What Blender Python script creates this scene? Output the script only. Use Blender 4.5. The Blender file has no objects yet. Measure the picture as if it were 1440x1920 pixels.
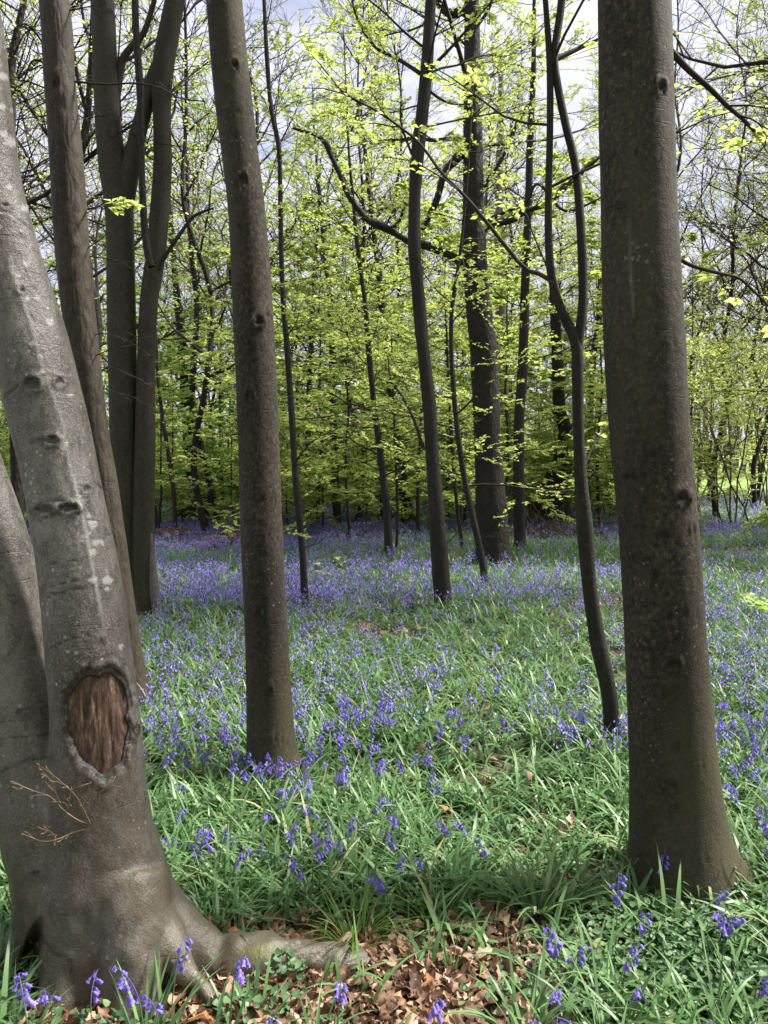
import bpy, math, random
import numpy as np
from mathutils import Vector
from mathutils.bvhtree import BVHTree

rad = math.radians
scene = bpy.context.scene
col = scene.collection

# ------------------------------------------------------------------ camera
F, CX, CY, HCAM = 1450.0, 720.0, 960.0, 1.6
PITCH = math.atan(80.0 / F)
CP, SP = math.cos(PITCH), math.sin(PITCH)
FW, UP, RT = np.array([0, CP, -SP]), np.array([0, SP, CP]), np.array([1.0, 0, 0])
CAM = np.array([0, 0, HCAM])
cam_d = bpy.data.cameras.new("camera")
cam_d.sensor_width = 36.0
cam_d.sensor_fit = 'AUTO'
cam_d.lens = F / 1920.0 * 36.0
cam_d.clip_start, cam_d.clip_end = 0.05, 2000
cam_d.dof.use_dof = True
cam_d.dof.focus_distance = 3.2
cam_d.dof.aperture_fstop = 9.0
cam = bpy.data.objects.new("camera", cam_d)
cam.location = CAM
cam.rotation_euler = (math.pi / 2 - PITCH, 0, 0)
col.objects.link(cam)
scene.camera = cam

# ------------------------------------------------------------------ light
SUN_AZ, SUN_EL = 76.0, 54.0           # azimuth clockwise from +Y (straight ahead)
sd = Vector((math.sin(rad(SUN_AZ)) * math.cos(rad(SUN_EL)), math.cos(rad(SUN_AZ)) * math.cos(rad(SUN_EL)), math.sin(rad(SUN_EL))))
sl = bpy.data.lights.new("sun", 'SUN')
sl.energy, sl.angle, sl.color = 5.0, rad(9), (1.0, 0.95, 0.86)
so = bpy.data.objects.new("sun", sl)
so.rotation_euler = sd.to_track_quat('Z', 'Y').to_euler()
so.location = (20, 20, 40)
col.objects.link(so)

world = bpy.data.worlds.new("World")
scene.world = world
world.use_nodes = True
wn, wl = world.node_tree.nodes, world.node_tree.links
wn.clear()
sky = wn.new('ShaderNodeTexSky')
sky.sky_type = 'NISHITA'
sky.sun_disc = False
sky.sun_elevation, sky.sun_rotation = rad(SUN_EL), rad(SUN_AZ)
sky.altitude, sky.air_density, sky.dust_density = 50, 1.0, 1.5
tcw = wn.new('ShaderNodeTexCoord')
mpw = wn.new('ShaderNodeMapping'); mpw.inputs['Scale'].default_value = (1.0, 1.0, 2.6)
nzw = wn.new('ShaderNodeTexNoise'); nzw.inputs['Scale'].default_value = 2.6; nzw.inputs['Detail'].default_value = 7; nzw.inputs['Roughness'].default_value = 0.6
rpw = wn.new('ShaderNodeValToRGB'); rpw.color_ramp.elements[0].position = 0.22; rpw.color_ramp.elements[1].position = 0.44
nz2 = wn.new('ShaderNodeTexNoise'); nz2.inputs['Scale'].default_value = 5.0; nz2.inputs['Detail'].default_value = 5
cl = wn.new('ShaderNodeValToRGB')
cl.color_ramp.elements[0].position, cl.color_ramp.elements[0].color = 0.3, (0.74, 0.77, 1.0, 1)
cl.color_ramp.elements[1].position, cl.color_ramp.elements[1].color = 0.7, (0.97, 0.96, 1.10, 1)
sc_ = wn.new('ShaderNodeVectorMath'); sc_.operation = 'SCALE'; sc_.inputs['Scale'].default_value = 7.4
mxw = wn.new('ShaderNodeMix'); mxw.data_type = 'RGBA'
bgw = wn.new('ShaderNodeBackground'); bgw.inputs['Strength'].default_value = 0.062
ow = wn.new('ShaderNodeOutputWorld')
wl.new(tcw.outputs['Generated'], mpw.inputs['Vector'])
wl.new(mpw.outputs[0], nzw.inputs['Vector']); wl.new(mpw.outputs[0], nz2.inputs['Vector'])
wl.new(nzw.outputs['Fac'], rpw.inputs['Fac']); wl.new(nz2.outputs['Fac'], cl.inputs['Fac'])
wl.new(cl.outputs['Color'], sc_.inputs[0])
wl.new(rpw.outputs['Color'], mxw.inputs['Factor'])
wl.new(sky.outputs['Color'], mxw.inputs[6]); wl.new(sc_.outputs[0], mxw.inputs[7])
wl.new(mxw.outputs[2], bgw.inputs['Color']); wl.new(bgw.outputs[0], ow.inputs['Surface'])

scene.view_settings.view_transform = 'Standard'
scene.view_settings.look = 'None'
scene.view_settings.exposure = 1.32
scene.view_settings.gamma = 1.0
scene.cycles.max_bounces = 10
scene.cycles.diffuse_bounces = 8
scene.cycles.transmission_bounces = 8
scene.cycles.transparent_max_bounces = 4

# ------------------------------------------------------------------ helpers
rng = np.random.default_rng(7)

def ground_z(x, y):
    x, y = np.asarray(x, float), np.asarray(y, float)
    z = 0.03 * np.sin(0.9 * x + 0.5) * np.cos(0.7 * y) + 0.018 * np.sin(2.1 * x + 1.3 * y) - 0.006
    z = z * np.clip((y - 1.0) / 3.0, 0.25, 1)
    return z + 0.045 * np.maximum(0, y - 38.0)

def ray(px, py):
    px, py = np.asarray(px, float), np.asarray(py, float)
    return FW + RT * ((px - CX) / F)[..., None] + UP * (-(py - CY) / F)[..., None]

def P(px, py, Y):
    d = ray(px, py)
    return CAM + d * (np.asarray(Y, float) / d[..., 1])[..., None]

def G(px, py):
    d = ray(px, py)
    t = (0 - HCAM) / d[..., 2]
    for _ in range(8):
        p = CAM + d * t[..., None] if np.ndim(t) else CAM + d * t
        z = ground_z(p[..., 0], p[..., 1])
        t = (z - HCAM) / d[..., 2]
    return CAM + d * (t[..., None] if np.ndim(t) else t)

def project(V):
    d = V - CAM
    z = d @ FW
    return CX + F * (d @ RT) / z, CY - F * (d @ UP) / z

def nrm(v):
    return v / np.maximum(np.linalg.norm(v, axis=-1, keepdims=True), 1e-9)

class SNoise:
    """cheap smooth noise: a sum of random plane waves"""
    def __init__(self, seed, n=14):
        r = np.random.default_rng(seed)
        self.k = nrm(r.normal(size=(n, 3))) * r.uniform(0.6, 1.7, (n, 1)); self.p = r.uniform(0, 6.28, n); self.n = n
    def __call__(self, V, s):
        return np.sin(V @ (self.k * s).T + self.p).sum(-1) / math.sqrt(self.n)
NZ = SNoise(3); NZ2 = SNoise(11)

def cat(*chunks):
    return [c for c in chunks if c is not None]

def build(name, chunks, mats, parent=None, loc=None, smooth=True):
    """chunks: (V, F, material index, {attribute: values}) joined into ONE mesh object"""
    Vs, loops, tots, mis, at = [], [], [], [], {}
    off = 0
    keys = set()
    for c in chunks:
        if len(c) > 3 and c[3]: keys |= set(c[3].keys())
    for c in chunks:
        V, Fc, mi = np.asarray(c[0], np.float32), np.asarray(c[1], np.int32), c[2]
        Vs.append(V)
        loops.append((Fc + off).ravel()); tots.append(np.full(len(Fc), Fc.shape[1], np.int32)); mis.append(np.full(len(Fc), mi, np.int32))
        for k in keys:
            v = c[3].get(k) if len(c) > 3 and c[3] else None
            at.setdefault(k, []).append(np.asarray(v, np.float32) if v is not None else np.zeros(len(V), np.float32))
        off += len(V)
    V = np.concatenate(Vs); L = np.concatenate(loops); T = np.concatenate(tots); MI = np.concatenate(mis)
    if loc is not None: V = V - np.asarray(loc, np.float32)
    me = bpy.data.meshes.new(name)
    me.vertices.add(len(V)); me.vertices.foreach_set('co', V.ravel())
    me.loops.add(len(L)); me.loops.foreach_set('vertex_index', L)
    me.polygons.add(len(T))
    st = np.concatenate([[0], np.cumsum(T)[:-1]]).astype(np.int32)
    me.polygons.foreach_set('loop_start', st)
    me.polygons.foreach_set('material_index', MI)
    me.polygons.foreach_set('use_smooth', np.full(len(T), smooth))
    for k in keys:
        a = me.attributes.new(k, 'FLOAT', 'POINT'); a.data.foreach_set('value', np.concatenate(at[k]))
    for m in mats: me.materials.append(m)
    me.update(calc_edges=True)
    o = bpy.data.objects.new(name, me); col.objects.link(o)
    if parent is not None: o.parent = parent
    elif loc is not None: o.location = [float(a) for a in loc]
    return o

def tag(o, label=None, cat_=None, group=None, kind=None):
    if label and not 4 <= len(label.split()) <= 16: print('LABEL', len(label.split()), label)
    if label: o["label"] = label
    if cat_: o["category"] = cat_
    if group: o["group"] = group
    if kind: o["kind"] = kind
    return o

def empty(name, loc, label, cat_, group=None):
    e = bpy.data.objects.new(name, None); e.empty_display_size = 0.1
    e.location = [float(a) for a in loc]; col.objects.link(e)
    return tag(e, label, cat_, group)

def dup(root, loc, rz=0.0, scale=1.0, label=None, group=None):
    r = root.copy(); col.objects.link(r)
    r.location = [float(a) for a in loc]; r.rotation_euler = (0, 0, rz); r.scale = (scale,) * 3
    if label: r["label"] = label
    if group: r["group"] = group
    for ch in list(root.children):
        c = ch.copy(); col.objects.link(c); c.parent = r
    return r

# --- batches of curves, tubes, leaves (numpy) ---
def curves(r, P0, D0, L, K, wig=0.12, up=0.0):
    M = len(P0); pts = np.zeros((M, K, 3)); pts[:, 0] = P0; d = nrm(D0); st = (np.asarray(L) / (K - 1))[:, None]
    for k in range(1, K):
        d = nrm(d + r.normal(size=(M, 3)) * wig + np.array([0, 0, up]))
        pts[:, k] = pts[:, k - 1] + d * st
    return pts

def sample(r, pts, n, t0, t1, even=True):
    M, K, _ = pts.shape
    if even: t = (np.arange(n)[None] + r.uniform(0.1, 0.9, (M, n))) / n * (t1 - t0) + t0
    else: t = r.uniform(t0, t1, (M, n))
    f = t * (K - 1); i = np.minimum(f.astype(int), K - 2); a = (f - i)[..., None]
    m = np.arange(M)[:, None]
    A, B = pts[m, i], pts[m, i + 1]
    return (A * (1 - a) + B * a).reshape(-1, 3), nrm(B - A).reshape(-1, 3), np.repeat(np.arange(M), n), t.reshape(-1)

def side_dirs(r, T, ang, flat=0.25):
    M = len(T)
    h = np.cross(T, np.array([0, 0, 1.0])); bad = np.linalg.norm(h, axis=1) < 0.35
    az = r.uniform(0, 6.28, M)
    h[bad] = np.stack([np.cos(az), np.sin(az), 0 * az], 1)[bad]
    h = nrm(h); s = np.where(r.random(M) < 0.5, -1, 1)[:, None]
    p = nrm(h * s + np.cross(h, T) * r.normal(size=(M, 1)) * flat)
    a = (ang + r.normal(size=(M, 1)) * 0.15)
    return nrm(np.cos(a) * T + np.sin(a) * p)

def tubes(pts, R, S=3):
    M, K, _ = pts.shape
    T = nrm(np.gradient(pts, axis=1)); mt = nrm(T.mean(1))
    ref = np.where((np.abs(mt[:, 2:3]) < 0.8), np.array([[0, 0, 1.0]]), np.array([[1.0, 0, 0]]))
    U = nrm(np.cross(T, ref[:, None, :])); W = np.cross(T, U)
    th = np.arange(S) / S * 2 * math.pi
    V = pts[:, :, None] + R[:, :, None, None] * (np.cos(th)[None, None, :, None] * U[:, :, None] + np.sin(th)[None, None, :, None] * W[:, :, None])
    base = (np.arange(M) * K * S)[:, None, None] + (np.arange(K - 1) * S)[None, :, None]
    j = np.arange(S)[None, None]; jn = (j + 1) % S
    Fc = np.stack([base + j, base + jn, base + S + jn, base + S + j], -1).reshape(-1, 4)
    return V.reshape(-1, 3), Fc

def taper(M, K, r0, r1):
    t = np.linspace(0, 1, K)[None]
    return np.asarray(r0).reshape(-1, 1) * (1 - t) + np.asarray(r1).reshape(-1, 1) * t

def leaves(r, pos, ax, L, W, tilt=0.35, fold=0.12, rnd=None):
    """six-vertex folded leaves lying roughly level"""
    M = len(pos); ax = nrm(ax); n = nrm(np.array([0, 0, 1.0]) + r.normal(size=(M, 3)) * tilt)
    s = nrm(np.cross(n, ax)); n = np.cross(ax, s)
    L = np.asarray(L).reshape(-1, 1) * np.ones((M, 1)); W = np.asarray(W).reshape(-1, 1) * np.ones((M, 1))
    a = pos; b = pos + ax * L * 0.45 + s * W * 0.5 + n * W * fold; c = pos + ax * L - n * L * 0.08; d = pos + ax * L * 0.45 - s * W * 0.5 + n * W * fold
    m = pos + ax * L * 0.5
    V = np.stack([a, b, c, d], 1).reshape(-1, 3)
    i = np.arange(M)[:, None] * 4
    Fc = np.concatenate([i + np.array([[0, 1, 2]]), i + np.array([[0, 2, 3]])])
    rv = r.random(M) if rnd is None else rnd
    return V, Fc, np.repeat(rv, 4)

# ------------------------------------------------------------------ materials
def new_mat(name):
    m = bpy.data.materials.new(name); m.use_nodes = True
    nt = m.node_tree; nt.nodes.clear()
    out = nt.nodes.new('ShaderNodeOutputMaterial')
    return m, nt.nodes, nt.links, out

def ramp(n, stops):
    r = n.new('ShaderNodeValToRGB'); e = r.color_ramp.elements
    while len(e) < len(stops): e.new(0.5)
    for el, (p, c) in zip(e, stops):
        el.position = p; el.color = (*c, 1) if len(c) == 3 else c
    return r

def noise(n, l, coord, scale, detail=4, rough=0.55, mscale=None):
    t = n.new('ShaderNodeTexNoise'); t.inputs['Scale'].default_value = scale; t.inputs['Detail'].default_value = detail; t.inputs['Roughness'].default_value = rough
    if mscale:
        mp = n.new('ShaderNodeMapping'); mp.inputs['Scale'].default_value = mscale
        l.new(coord, mp.inputs['Vector']); l.new(mp.outputs[0], t.inputs['Vector'])
    else: l.new(coord, t.inputs['Vector'])
    return t.outputs['Fac']

def mix(n, l, fac, a, b):
    m = n.new('ShaderNodeMix'); m.data_type = 'RGBA'
    for s, v in ((0, fac), (6, a), (7, b)):
        if isinstance(v, (int, float)): m.inputs[s].default_value = v
        elif isinstance(v, tuple): m.inputs[s].default_value = (*v, 1)
        else: l.new(v, m.inputs[s])
    return m.outputs[2]

def math_(n, l, op, a, b=0.5):
    m = n.new('ShaderNodeMath'); m.operation = op; m.use_clamp = False
    for s, v in ((0, a), (1, b)):
        if isinstance(v, (int, float)): m.inputs[s].default_value = v
        else: l.new(v, m.inputs[s])
    return m.outputs[0]

def bark(name, dark, light, algae=(0.10, 0.10, 0.035), algae_amt=0.5, spots=0.5, bump=0.35, rough_bark=False, gloss=0.72, fleck=0.5, spot_col=(0.15, 0.14, 0.11), red=None):
    m, n, l, out = new_mat(name)
    tc = n.new('ShaderNodeTexCoord'); ob = tc.outputs['Object']
    big = noise(n, l, ob, 3.2, 5, 0.6, (1, 1, 0.45))
    c0 = ramp(n, [(0.33, dark), (0.68, light)]); l.new(big, c0.inputs['Fac']); c = c0.outputs['Color']
    med = noise(n, l, ob, 26, 5, 0.65, (1, 1, 0.5))
    c = mix(n, l, math_(n, l, 'MULTIPLY', ramp_fac(n, l, med, 0.48, 0.66), 0.75), c, tuple(a * 0.45 for a in dark))
    pat = noise(n, l, ob, 11, 7, 0.75, (1, 1, 0.6))
    c = mix(n, l, math_(n, l, 'MULTIPLY', ramp_fac(n, l, pat, 0.54, 0.66), 0.6), c, tuple(min(1, a * 1.35) for a in light))
    fine = noise(n, l, ob, 150, 4, 0.7)
    c = mix(n, l, math_(n, l, 'MULTIPLY', ramp_fac(n, l, fine, 0.5, 0.68), 0.6), c, tuple(min(1, a * 1.6) for a in light))
    fine2 = noise(n, l, ob, 230, 3, 0.7)
    c = mix(n, l, math_(n, l, 'MULTIPLY', ramp_fac(n, l, fine2, 0.52, 0.66), 0.55), c, tuple(a * 0.4 for a in dark))
    fl_ = noise(n, l, ob, 62, 3, 0.6, (1, 1, 0.75))
    zone_ = ramp_fac(n, l, noise(n, l, ob, 4.5, 3, 0.5, (1, 1, 0.3)), 0.35, 0.6)
    c = mix(n, l, math_(n, l, 'MULTIPLY', math_(n, l, 'MULTIPLY', ramp_fac(n, l, fl_, 0.55, 0.63), zone_), fleck * 0.8), c, tuple(min(1, a * 2.0) for a in light))
    c = mix(n, l, math_(n, l, 'MULTIPLY', ramp_fac(n, l, fl_, 0.46, 0.39), fleck * 0.65), c, tuple(a * 0.4 for a in dark))
    alg = noise(n, l, ob, 3.4, 6, 0.65, (1, 1, 0.16))
    c = mix(n, l, math_(n, l, 'MULTIPLY', ramp_fac(n, l, alg, 0.47, 0.66), algae_amt), c, algae)
    if red:
        rn = noise(n, l, ob, 5, 4, 0.6)
        c = mix(n, l, math_(n, l, 'MULTIPLY', ramp_fac(n, l, rn, 0.5, 0.7), 0.7), c, red)
    # pale lichen dots
    vo = n.new('ShaderNodeTexVoronoi'); vo.inputs['Scale'].default_value = 34; l.new(ob, vo.inputs['Vector'])
    dn = noise(n, l, ob, 5, 3, 0.5)
    thr = math_(n, l, 'MULTIPLY', ramp_fac(n, l, dn, 0.45, 0.75), 0.33)
    sp = math_(n, l, 'LESS_THAN', vo.outputs['Distance'], thr)
    c = mix(n, l, math_(n, l, 'MULTIPLY', sp, spots), c, spot_col)
    # dark level lenticel lines
    ln = noise(n, l, ob, 7, 4, 0.6, (1.0, 1.0, 9.0))
    lf = math_(n, l, 'MULTIPLY', ramp_fac(n, l, ln, 0.62, 0.70), 0.5)
    c = mix(n, l, lf, c, tuple(a * 0.45 for a in dark))
    # wrinkles, eyes and seams carried by the mesh, plus painted crest light and hollow shade
    at = n.new('ShaderNodeAttribute'); at.attribute_name = 'mark'
    mk = n.new('ShaderNodeClamp'); l.new(at.outputs['Fac'], mk.inputs['Value'])
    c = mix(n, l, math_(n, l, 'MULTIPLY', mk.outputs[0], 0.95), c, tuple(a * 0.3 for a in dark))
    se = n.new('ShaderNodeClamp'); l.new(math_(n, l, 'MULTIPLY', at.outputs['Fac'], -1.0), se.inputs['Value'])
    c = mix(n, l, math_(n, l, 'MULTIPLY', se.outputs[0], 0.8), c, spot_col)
    ms = n.new('ShaderNodeAttribute'); ms.attribute_name = 'moss'
    msn = math_(n, l, 'MULTIPLY', ms.outputs['Fac'], ramp_fac(n, l, noise(n, l, ob, 22, 4, 0.6), 0.3, 0.55))
    c = mix(n, l, msn, c, (0.12, 0.115, 0.025))
    da = n.new('ShaderNodeAttribute'); da.attribute_name = 'damp_and_foot_light'
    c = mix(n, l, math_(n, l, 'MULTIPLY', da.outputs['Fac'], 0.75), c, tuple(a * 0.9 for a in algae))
    b = n.new('ShaderNodeBsdfPrincipled'); b.inputs['Roughness'].default_value = gloss
    b.inputs['Specular IOR Level'].default_value = 0.5 if gloss < 0.6 else 0.3
    l.new(c, b.inputs['Base Color'])
    h = math_(n, l, 'ADD', math_(n, l, 'MULTIPLY', med, 0.6), math_(n, l, 'MULTIPLY', math_(n, l, 'ADD', fine, fl_), 0.45))
    h = math_(n, l, 'SUBTRACT', h, math_(n, l, 'MULTIPLY', lf, 0.8))
    if rough_bark:
        v2 = n.new('ShaderNodeTexVoronoi'); v2.feature = 'DISTANCE_TO_EDGE'; v2.inputs['Scale'].default_value = 22
        mp = n.new('ShaderNodeMapping'); mp.inputs['Scale'].default_value = (1, 1, 0.3); l.new(ob, mp.inputs['Vector']); l.new(mp.outputs[0], v2.inputs['Vector'])
        h = math_(n, l, 'ADD', h, math_(n, l, 'MULTIPLY', v2.outputs['Distance'], 3.0))
    bp = n.new('ShaderNodeBump'); bp.inputs['Strength'].default_value = bump; bp.inputs['Distance'].default_value = 0.02
    l.new(h, bp.inputs['Height']); l.new(bp.outputs[0], b.inputs['Normal'])
    l.new(b.outputs[0], out.inputs['Surface'])
    return m

def ramp_fac(n, l, v, a, b):
    mr = n.new('ShaderNodeMapRange'); mr.inputs['From Min'].default_value = a; mr.inputs['From Max'].default_value = b
    l.new(v, mr.inputs['Value']); return mr.outputs[0]

def leaf_mat(name, stops, trans=0.5, rough=0.45, spec=0.35, tboost=1.25, patch=None):
    m, n, l, out = new_mat(name)
    at = n.new('ShaderNodeAttribute'); at.attribute_name = 'rnd'
    r = ramp(n, stops); l.new(at.outputs['Fac'], r.inputs['Fac']); c = r.outputs['Color']
    b = n.new('ShaderNodeBsdfPrincipled'); b.inputs['Roughness'].default_value = rough; b.inputs['Specular IOR Level'].default_value = spec
    l.new(c, b.inputs['Base Color'])
    t = n.new('ShaderNodeBsdfTranslucent')
    h = n.new('ShaderNodeVectorMath'); h.operation = 'MULTIPLY'; h.inputs[1].default_value = (tboost, tboost, tboost * 0.92)
    l.new(c, h.inputs[0]); l.new(h.outputs[0], t.inputs['Color'])
    mx = n.new('ShaderNodeMixShader'); mx.inputs[0].default_value = trans
    l.new(b.outputs[0], mx.inputs[1]); l.new(t.outputs[0], mx.inputs[2]); l.new(mx.outputs[0], out.inputs['Surface'])
    return m

def plain(name, c1, c2, scale=8, rough=0.8, bump=0.3):
    m, n, l, out = new_mat(name)
    tc = n.new('ShaderNodeTexCoord')
    f = noise(n, l, tc.outputs['Object'], scale, 6, 0.65)
    r = ramp(n, [(0.32, c1), (0.68, c2)]); l.new(f, r.inputs['Fac'])
    b = n.new('ShaderNodeBsdfPrincipled'); b.inputs['Roughness'].default_value = rough; b.inputs['Specular IOR Level'].default_value = 0.25
    l.new(r.outputs['Color'], b.inputs['Base Color'])
    bp = n.new('ShaderNodeBump'); bp.inputs['Strength'].default_value = bump; bp.inputs['Distance'].default_value = 0.02
    l.new(f, bp.inputs['Height']); l.new(bp.outputs[0], b.inputs['Normal'])
    l.new(b.outputs[0], out.inputs['Surface'])
    return m

M = {}
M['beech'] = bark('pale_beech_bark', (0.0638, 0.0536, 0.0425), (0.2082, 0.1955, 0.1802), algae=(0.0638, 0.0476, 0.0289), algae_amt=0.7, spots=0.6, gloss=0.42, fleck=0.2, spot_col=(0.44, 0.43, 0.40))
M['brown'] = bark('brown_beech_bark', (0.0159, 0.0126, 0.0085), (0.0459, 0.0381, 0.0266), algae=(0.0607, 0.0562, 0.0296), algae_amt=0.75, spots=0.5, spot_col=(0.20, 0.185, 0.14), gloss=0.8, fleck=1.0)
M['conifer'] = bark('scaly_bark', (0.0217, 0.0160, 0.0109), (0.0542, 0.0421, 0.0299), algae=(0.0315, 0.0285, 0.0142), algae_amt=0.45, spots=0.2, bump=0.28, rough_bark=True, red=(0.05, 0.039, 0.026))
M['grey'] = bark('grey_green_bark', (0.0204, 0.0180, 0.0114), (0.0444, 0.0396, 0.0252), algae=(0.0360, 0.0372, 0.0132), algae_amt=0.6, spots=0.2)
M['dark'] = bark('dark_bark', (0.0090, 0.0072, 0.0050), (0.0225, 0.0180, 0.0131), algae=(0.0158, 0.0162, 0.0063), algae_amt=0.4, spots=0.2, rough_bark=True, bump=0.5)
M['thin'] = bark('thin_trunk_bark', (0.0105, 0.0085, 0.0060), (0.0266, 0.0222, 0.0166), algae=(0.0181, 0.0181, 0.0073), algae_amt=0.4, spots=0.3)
M['twig'] = plain('twig_bark', (0.020, 0.015, 0.011), (0.045, 0.034, 0.026), 20, 0.85, 0.1)
M['bare_twig'] = plain('bare_twig_bark', (0.05, 0.036, 0.03), (0.105, 0.08, 0.065), 20, 0.85, 0.1)
M['wood'] = None
LIME = [(0.0, (0.33, 0.41, 0.10)), (0.5, (0.46, 0.54, 0.16)), (1.0, (0.60, 0.65, 0.26))]
GREEN = [(0.0, (0.29, 0.43, 0.11)), (0.6, (0.43, 0.55, 0.16)), (1.0, (0.57, 0.64, 0.26))]
M['leaf'] = leaf_mat('young_beech_leaf', LIME, 0.55)
M['leaf_green'] = leaf_mat('fresh_green_leaf', GREEN, 0.55)
M['leaf_dull'] = leaf_mat('far_leaf', [(0.0, (0.24, 0.21, 0.14)), (0.3, (0.31, 0.39, 0.14)), (1.0, (0.48, 0.58, 0.20))], 0.45)
M['blade'] = leaf_mat('bluebell_leaf_blade', [(0.0, (0.05, 0.108, 0.042)), (0.5, (0.118, 0.226, 0.084)), (0.9, (0.205, 0.335, 0.14)), (1.0, (0.36, 0.35, 0.16))], 0.36, 0.42, 0.38, 1.25)
M['rush'] = leaf_mat('woodrush_blade', [(0.0, (0.06, 0.13, 0.02)), (0.6, (0.12, 0.24, 0.03)), (1.0, (0.30, 0.32, 0.12))], 0.35, 0.36, 0.45)
M['ivy'] = leaf_mat('small_round_leaf', [(0.0, (0.04, 0.09, 0.035)), (0.6, (0.09, 0.17, 0.07)), (1.0, (0.17, 0.27, 0.12))], 0.3, 0.5, 0.3)
M['bell'] = leaf_mat('violet_petal', [(0.0, (0.165, 0.12, 0.48)), (0.6, (0.25, 0.19, 0.63)), (1.0, (0.38, 0.31, 0.72))], 0.35, 0.5, 0.3, 1.2)
M['stem'] = leaf_mat('flower_stem', [(0.0, (0.08, 0.16, 0.05)), (1.0, (0.14, 0.22, 0.09))], 0.2)
M['dead'] = leaf_mat('dead_leaf', [(0.0, (0.05, 0.026, 0.016)), (0.35, (0.165, 0.092, 0.06)), (0.7, (0.34, 0.215, 0.15)), (0.9, (0.52, 0.39, 0.30)), (1.0, (0.40, 0.16, 0.06))], 0.2, 0.6, 0.25)

# inner wood of the healed wound
def wood_mat():
    m, n, l, out = new_mat('weathered_red_wood')
    tc = n.new('ShaderNodeTexCoord'); ob = tc.outputs['Object']
    g = noise(n, l, ob, 38, 8, 0.8, (1, 1, 0.22))
    g2 = noise(n, l, ob, 110, 6, 0.75, (1, 1, 0.16))
    r = ramp(n, [(0.36, (0.018, 0.011, 0.008)), (0.46, (0.085, 0.047, 0.032)), (0.56, (0.19, 0.115, 0.08)), (0.64, (0.42, 0.31, 0.23))])
    l.new(g, r.inputs['Fac'])
    c = mix(n, l, math_(n, l, 'MULTIPLY', ramp_fac(n, l, g2, 0.48, 0.62), 0.7), r.outputs['Color'], (0.05, 0.025, 0.018))
    b = n.new('ShaderNodeBsdfPrincipled'); b.inputs['Roughness'].default_value = 0.75; l.new(c, b.inputs['Base Color'])
    bp = n.new('ShaderNodeBump'); bp.inputs['Strength'].default_value = 0.8; bp.inputs['Distance'].default_value = 0.012
    l.new(math_(n, l, 'ADD', g, math_(n, l, 'MULTIPLY', g2, -0.5)), bp.inputs['Height']); l.new(bp.outputs[0], b.inputs['Normal'])
    l.new(b.outputs[0], out.inputs['Surface']); return m
M['wood'] = wood_mat()

# ------------------------------------------------------------------ ground
def ground_mat():
    m, n, l, out = new_mat('woodland_floor')
    tc = n.new('ShaderNodeTexCoord'); ob = tc.outputs['Object']
    a = noise(n, l, ob, 14, 6, 0.7)
    r = ramp(n, [(0.3, (0.02, 0.015, 0.010)), (0.55, (0.075, 0.05, 0.032)), (0.75, (0.15, 0.10, 0.065))]); l.new(a, r.inputs['Fac'])
    g = noise(n, l, ob, 0.9, 5, 0.6)
    c = mix(n, l, math_(n, l, 'MULTIPLY', ramp_fac(n, l, g, 0.40, 0.60), 0.8), r.outputs['Color'], (0.035, 0.065, 0.02))
    b = n.new('ShaderNodeBsdfPrincipled'); b.inputs['Roughness'].default_value = 0.9; l.new(c, b.inputs['Base Color'])
    bp = n.new('ShaderNodeBump'); bp.inputs['Strength'].default_value = 0.6; bp.inputs['Distance'].default_value = 0.03
    l.new(a, bp.inputs['Height']); l.new(bp.outputs[0], b.inputs['Normal']); l.new(b.outputs[0], out.inputs['Surface']); return m

def sheet(name, xs, ys, dz, m):
    X, Y = np.meshgrid(xs, ys); Z = ground_z(X, Y) + dz
    V = np.stack([X, Y, Z], -1).reshape(-1, 3); nx, ny = len(xs), len(ys)
    i = (np.arange(ny - 1)[:, None] * nx + np.arange(nx - 1)[None]).ravel()
    o = build(name, [(V, np.stack([i, i + 1, i + nx + 1, i + nx], 1), 0)], [m])
    return o
def sym(n, lim, p=2.2):
    t = np.linspace(-1, 1, n); return np.sign(t) * np.abs(t) ** p * lim
gxs = sym(161, 400, 2.6); gys = np.concatenate([np.linspace(-60, -2, 12), np.linspace(-1, 14, 120), 14 + (np.linspace(0, 1, 60)[1:] ** 2) * 420])
tag(sheet('ground', gxs, gys, 0.0, ground_mat()), kind='structure')
M['grass'] = plain('meadow_grass', (0.13, 0.22, 0.05), (0.23, 0.32, 0.08), 1.2, 0.8, 0.4)
tag(sheet('meadow', np.linspace(17, 90, 40), np.linspace(42, 160, 50), 0.05, M['grass']), kind='structure')

# ------------------------------------------------------------------ trunks
def catmull(pts, n):
    pts = np.asarray(pts, float)
    p = np.concatenate([[2 * pts[0] - pts[1]], pts, [2 * pts[-1] - pts[-2]]])
    s = np.concatenate([[0], np.cumsum(np.linalg.norm(np.diff(pts[:, :3], axis=0), axis=1))])
    q = np.linspace(0, s[-1], n); i = np.clip(np.searchsorted(s, q, 'right') - 1, 0, len(pts) - 2)
    t = ((q - s[i]) / np.maximum(s[i + 1] - s[i], 1e-9))[:, None]
    a, b, c, d = p[i], p[i + 1], p[i + 2], p[i + 3]
    return 0.5 * ((2 * b) + (-a + c) * t + (2 * a - 5 * b + 4 * c - d) * t ** 2 + (-a + 3 * b - 3 * c + d) * t ** 3)

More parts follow.
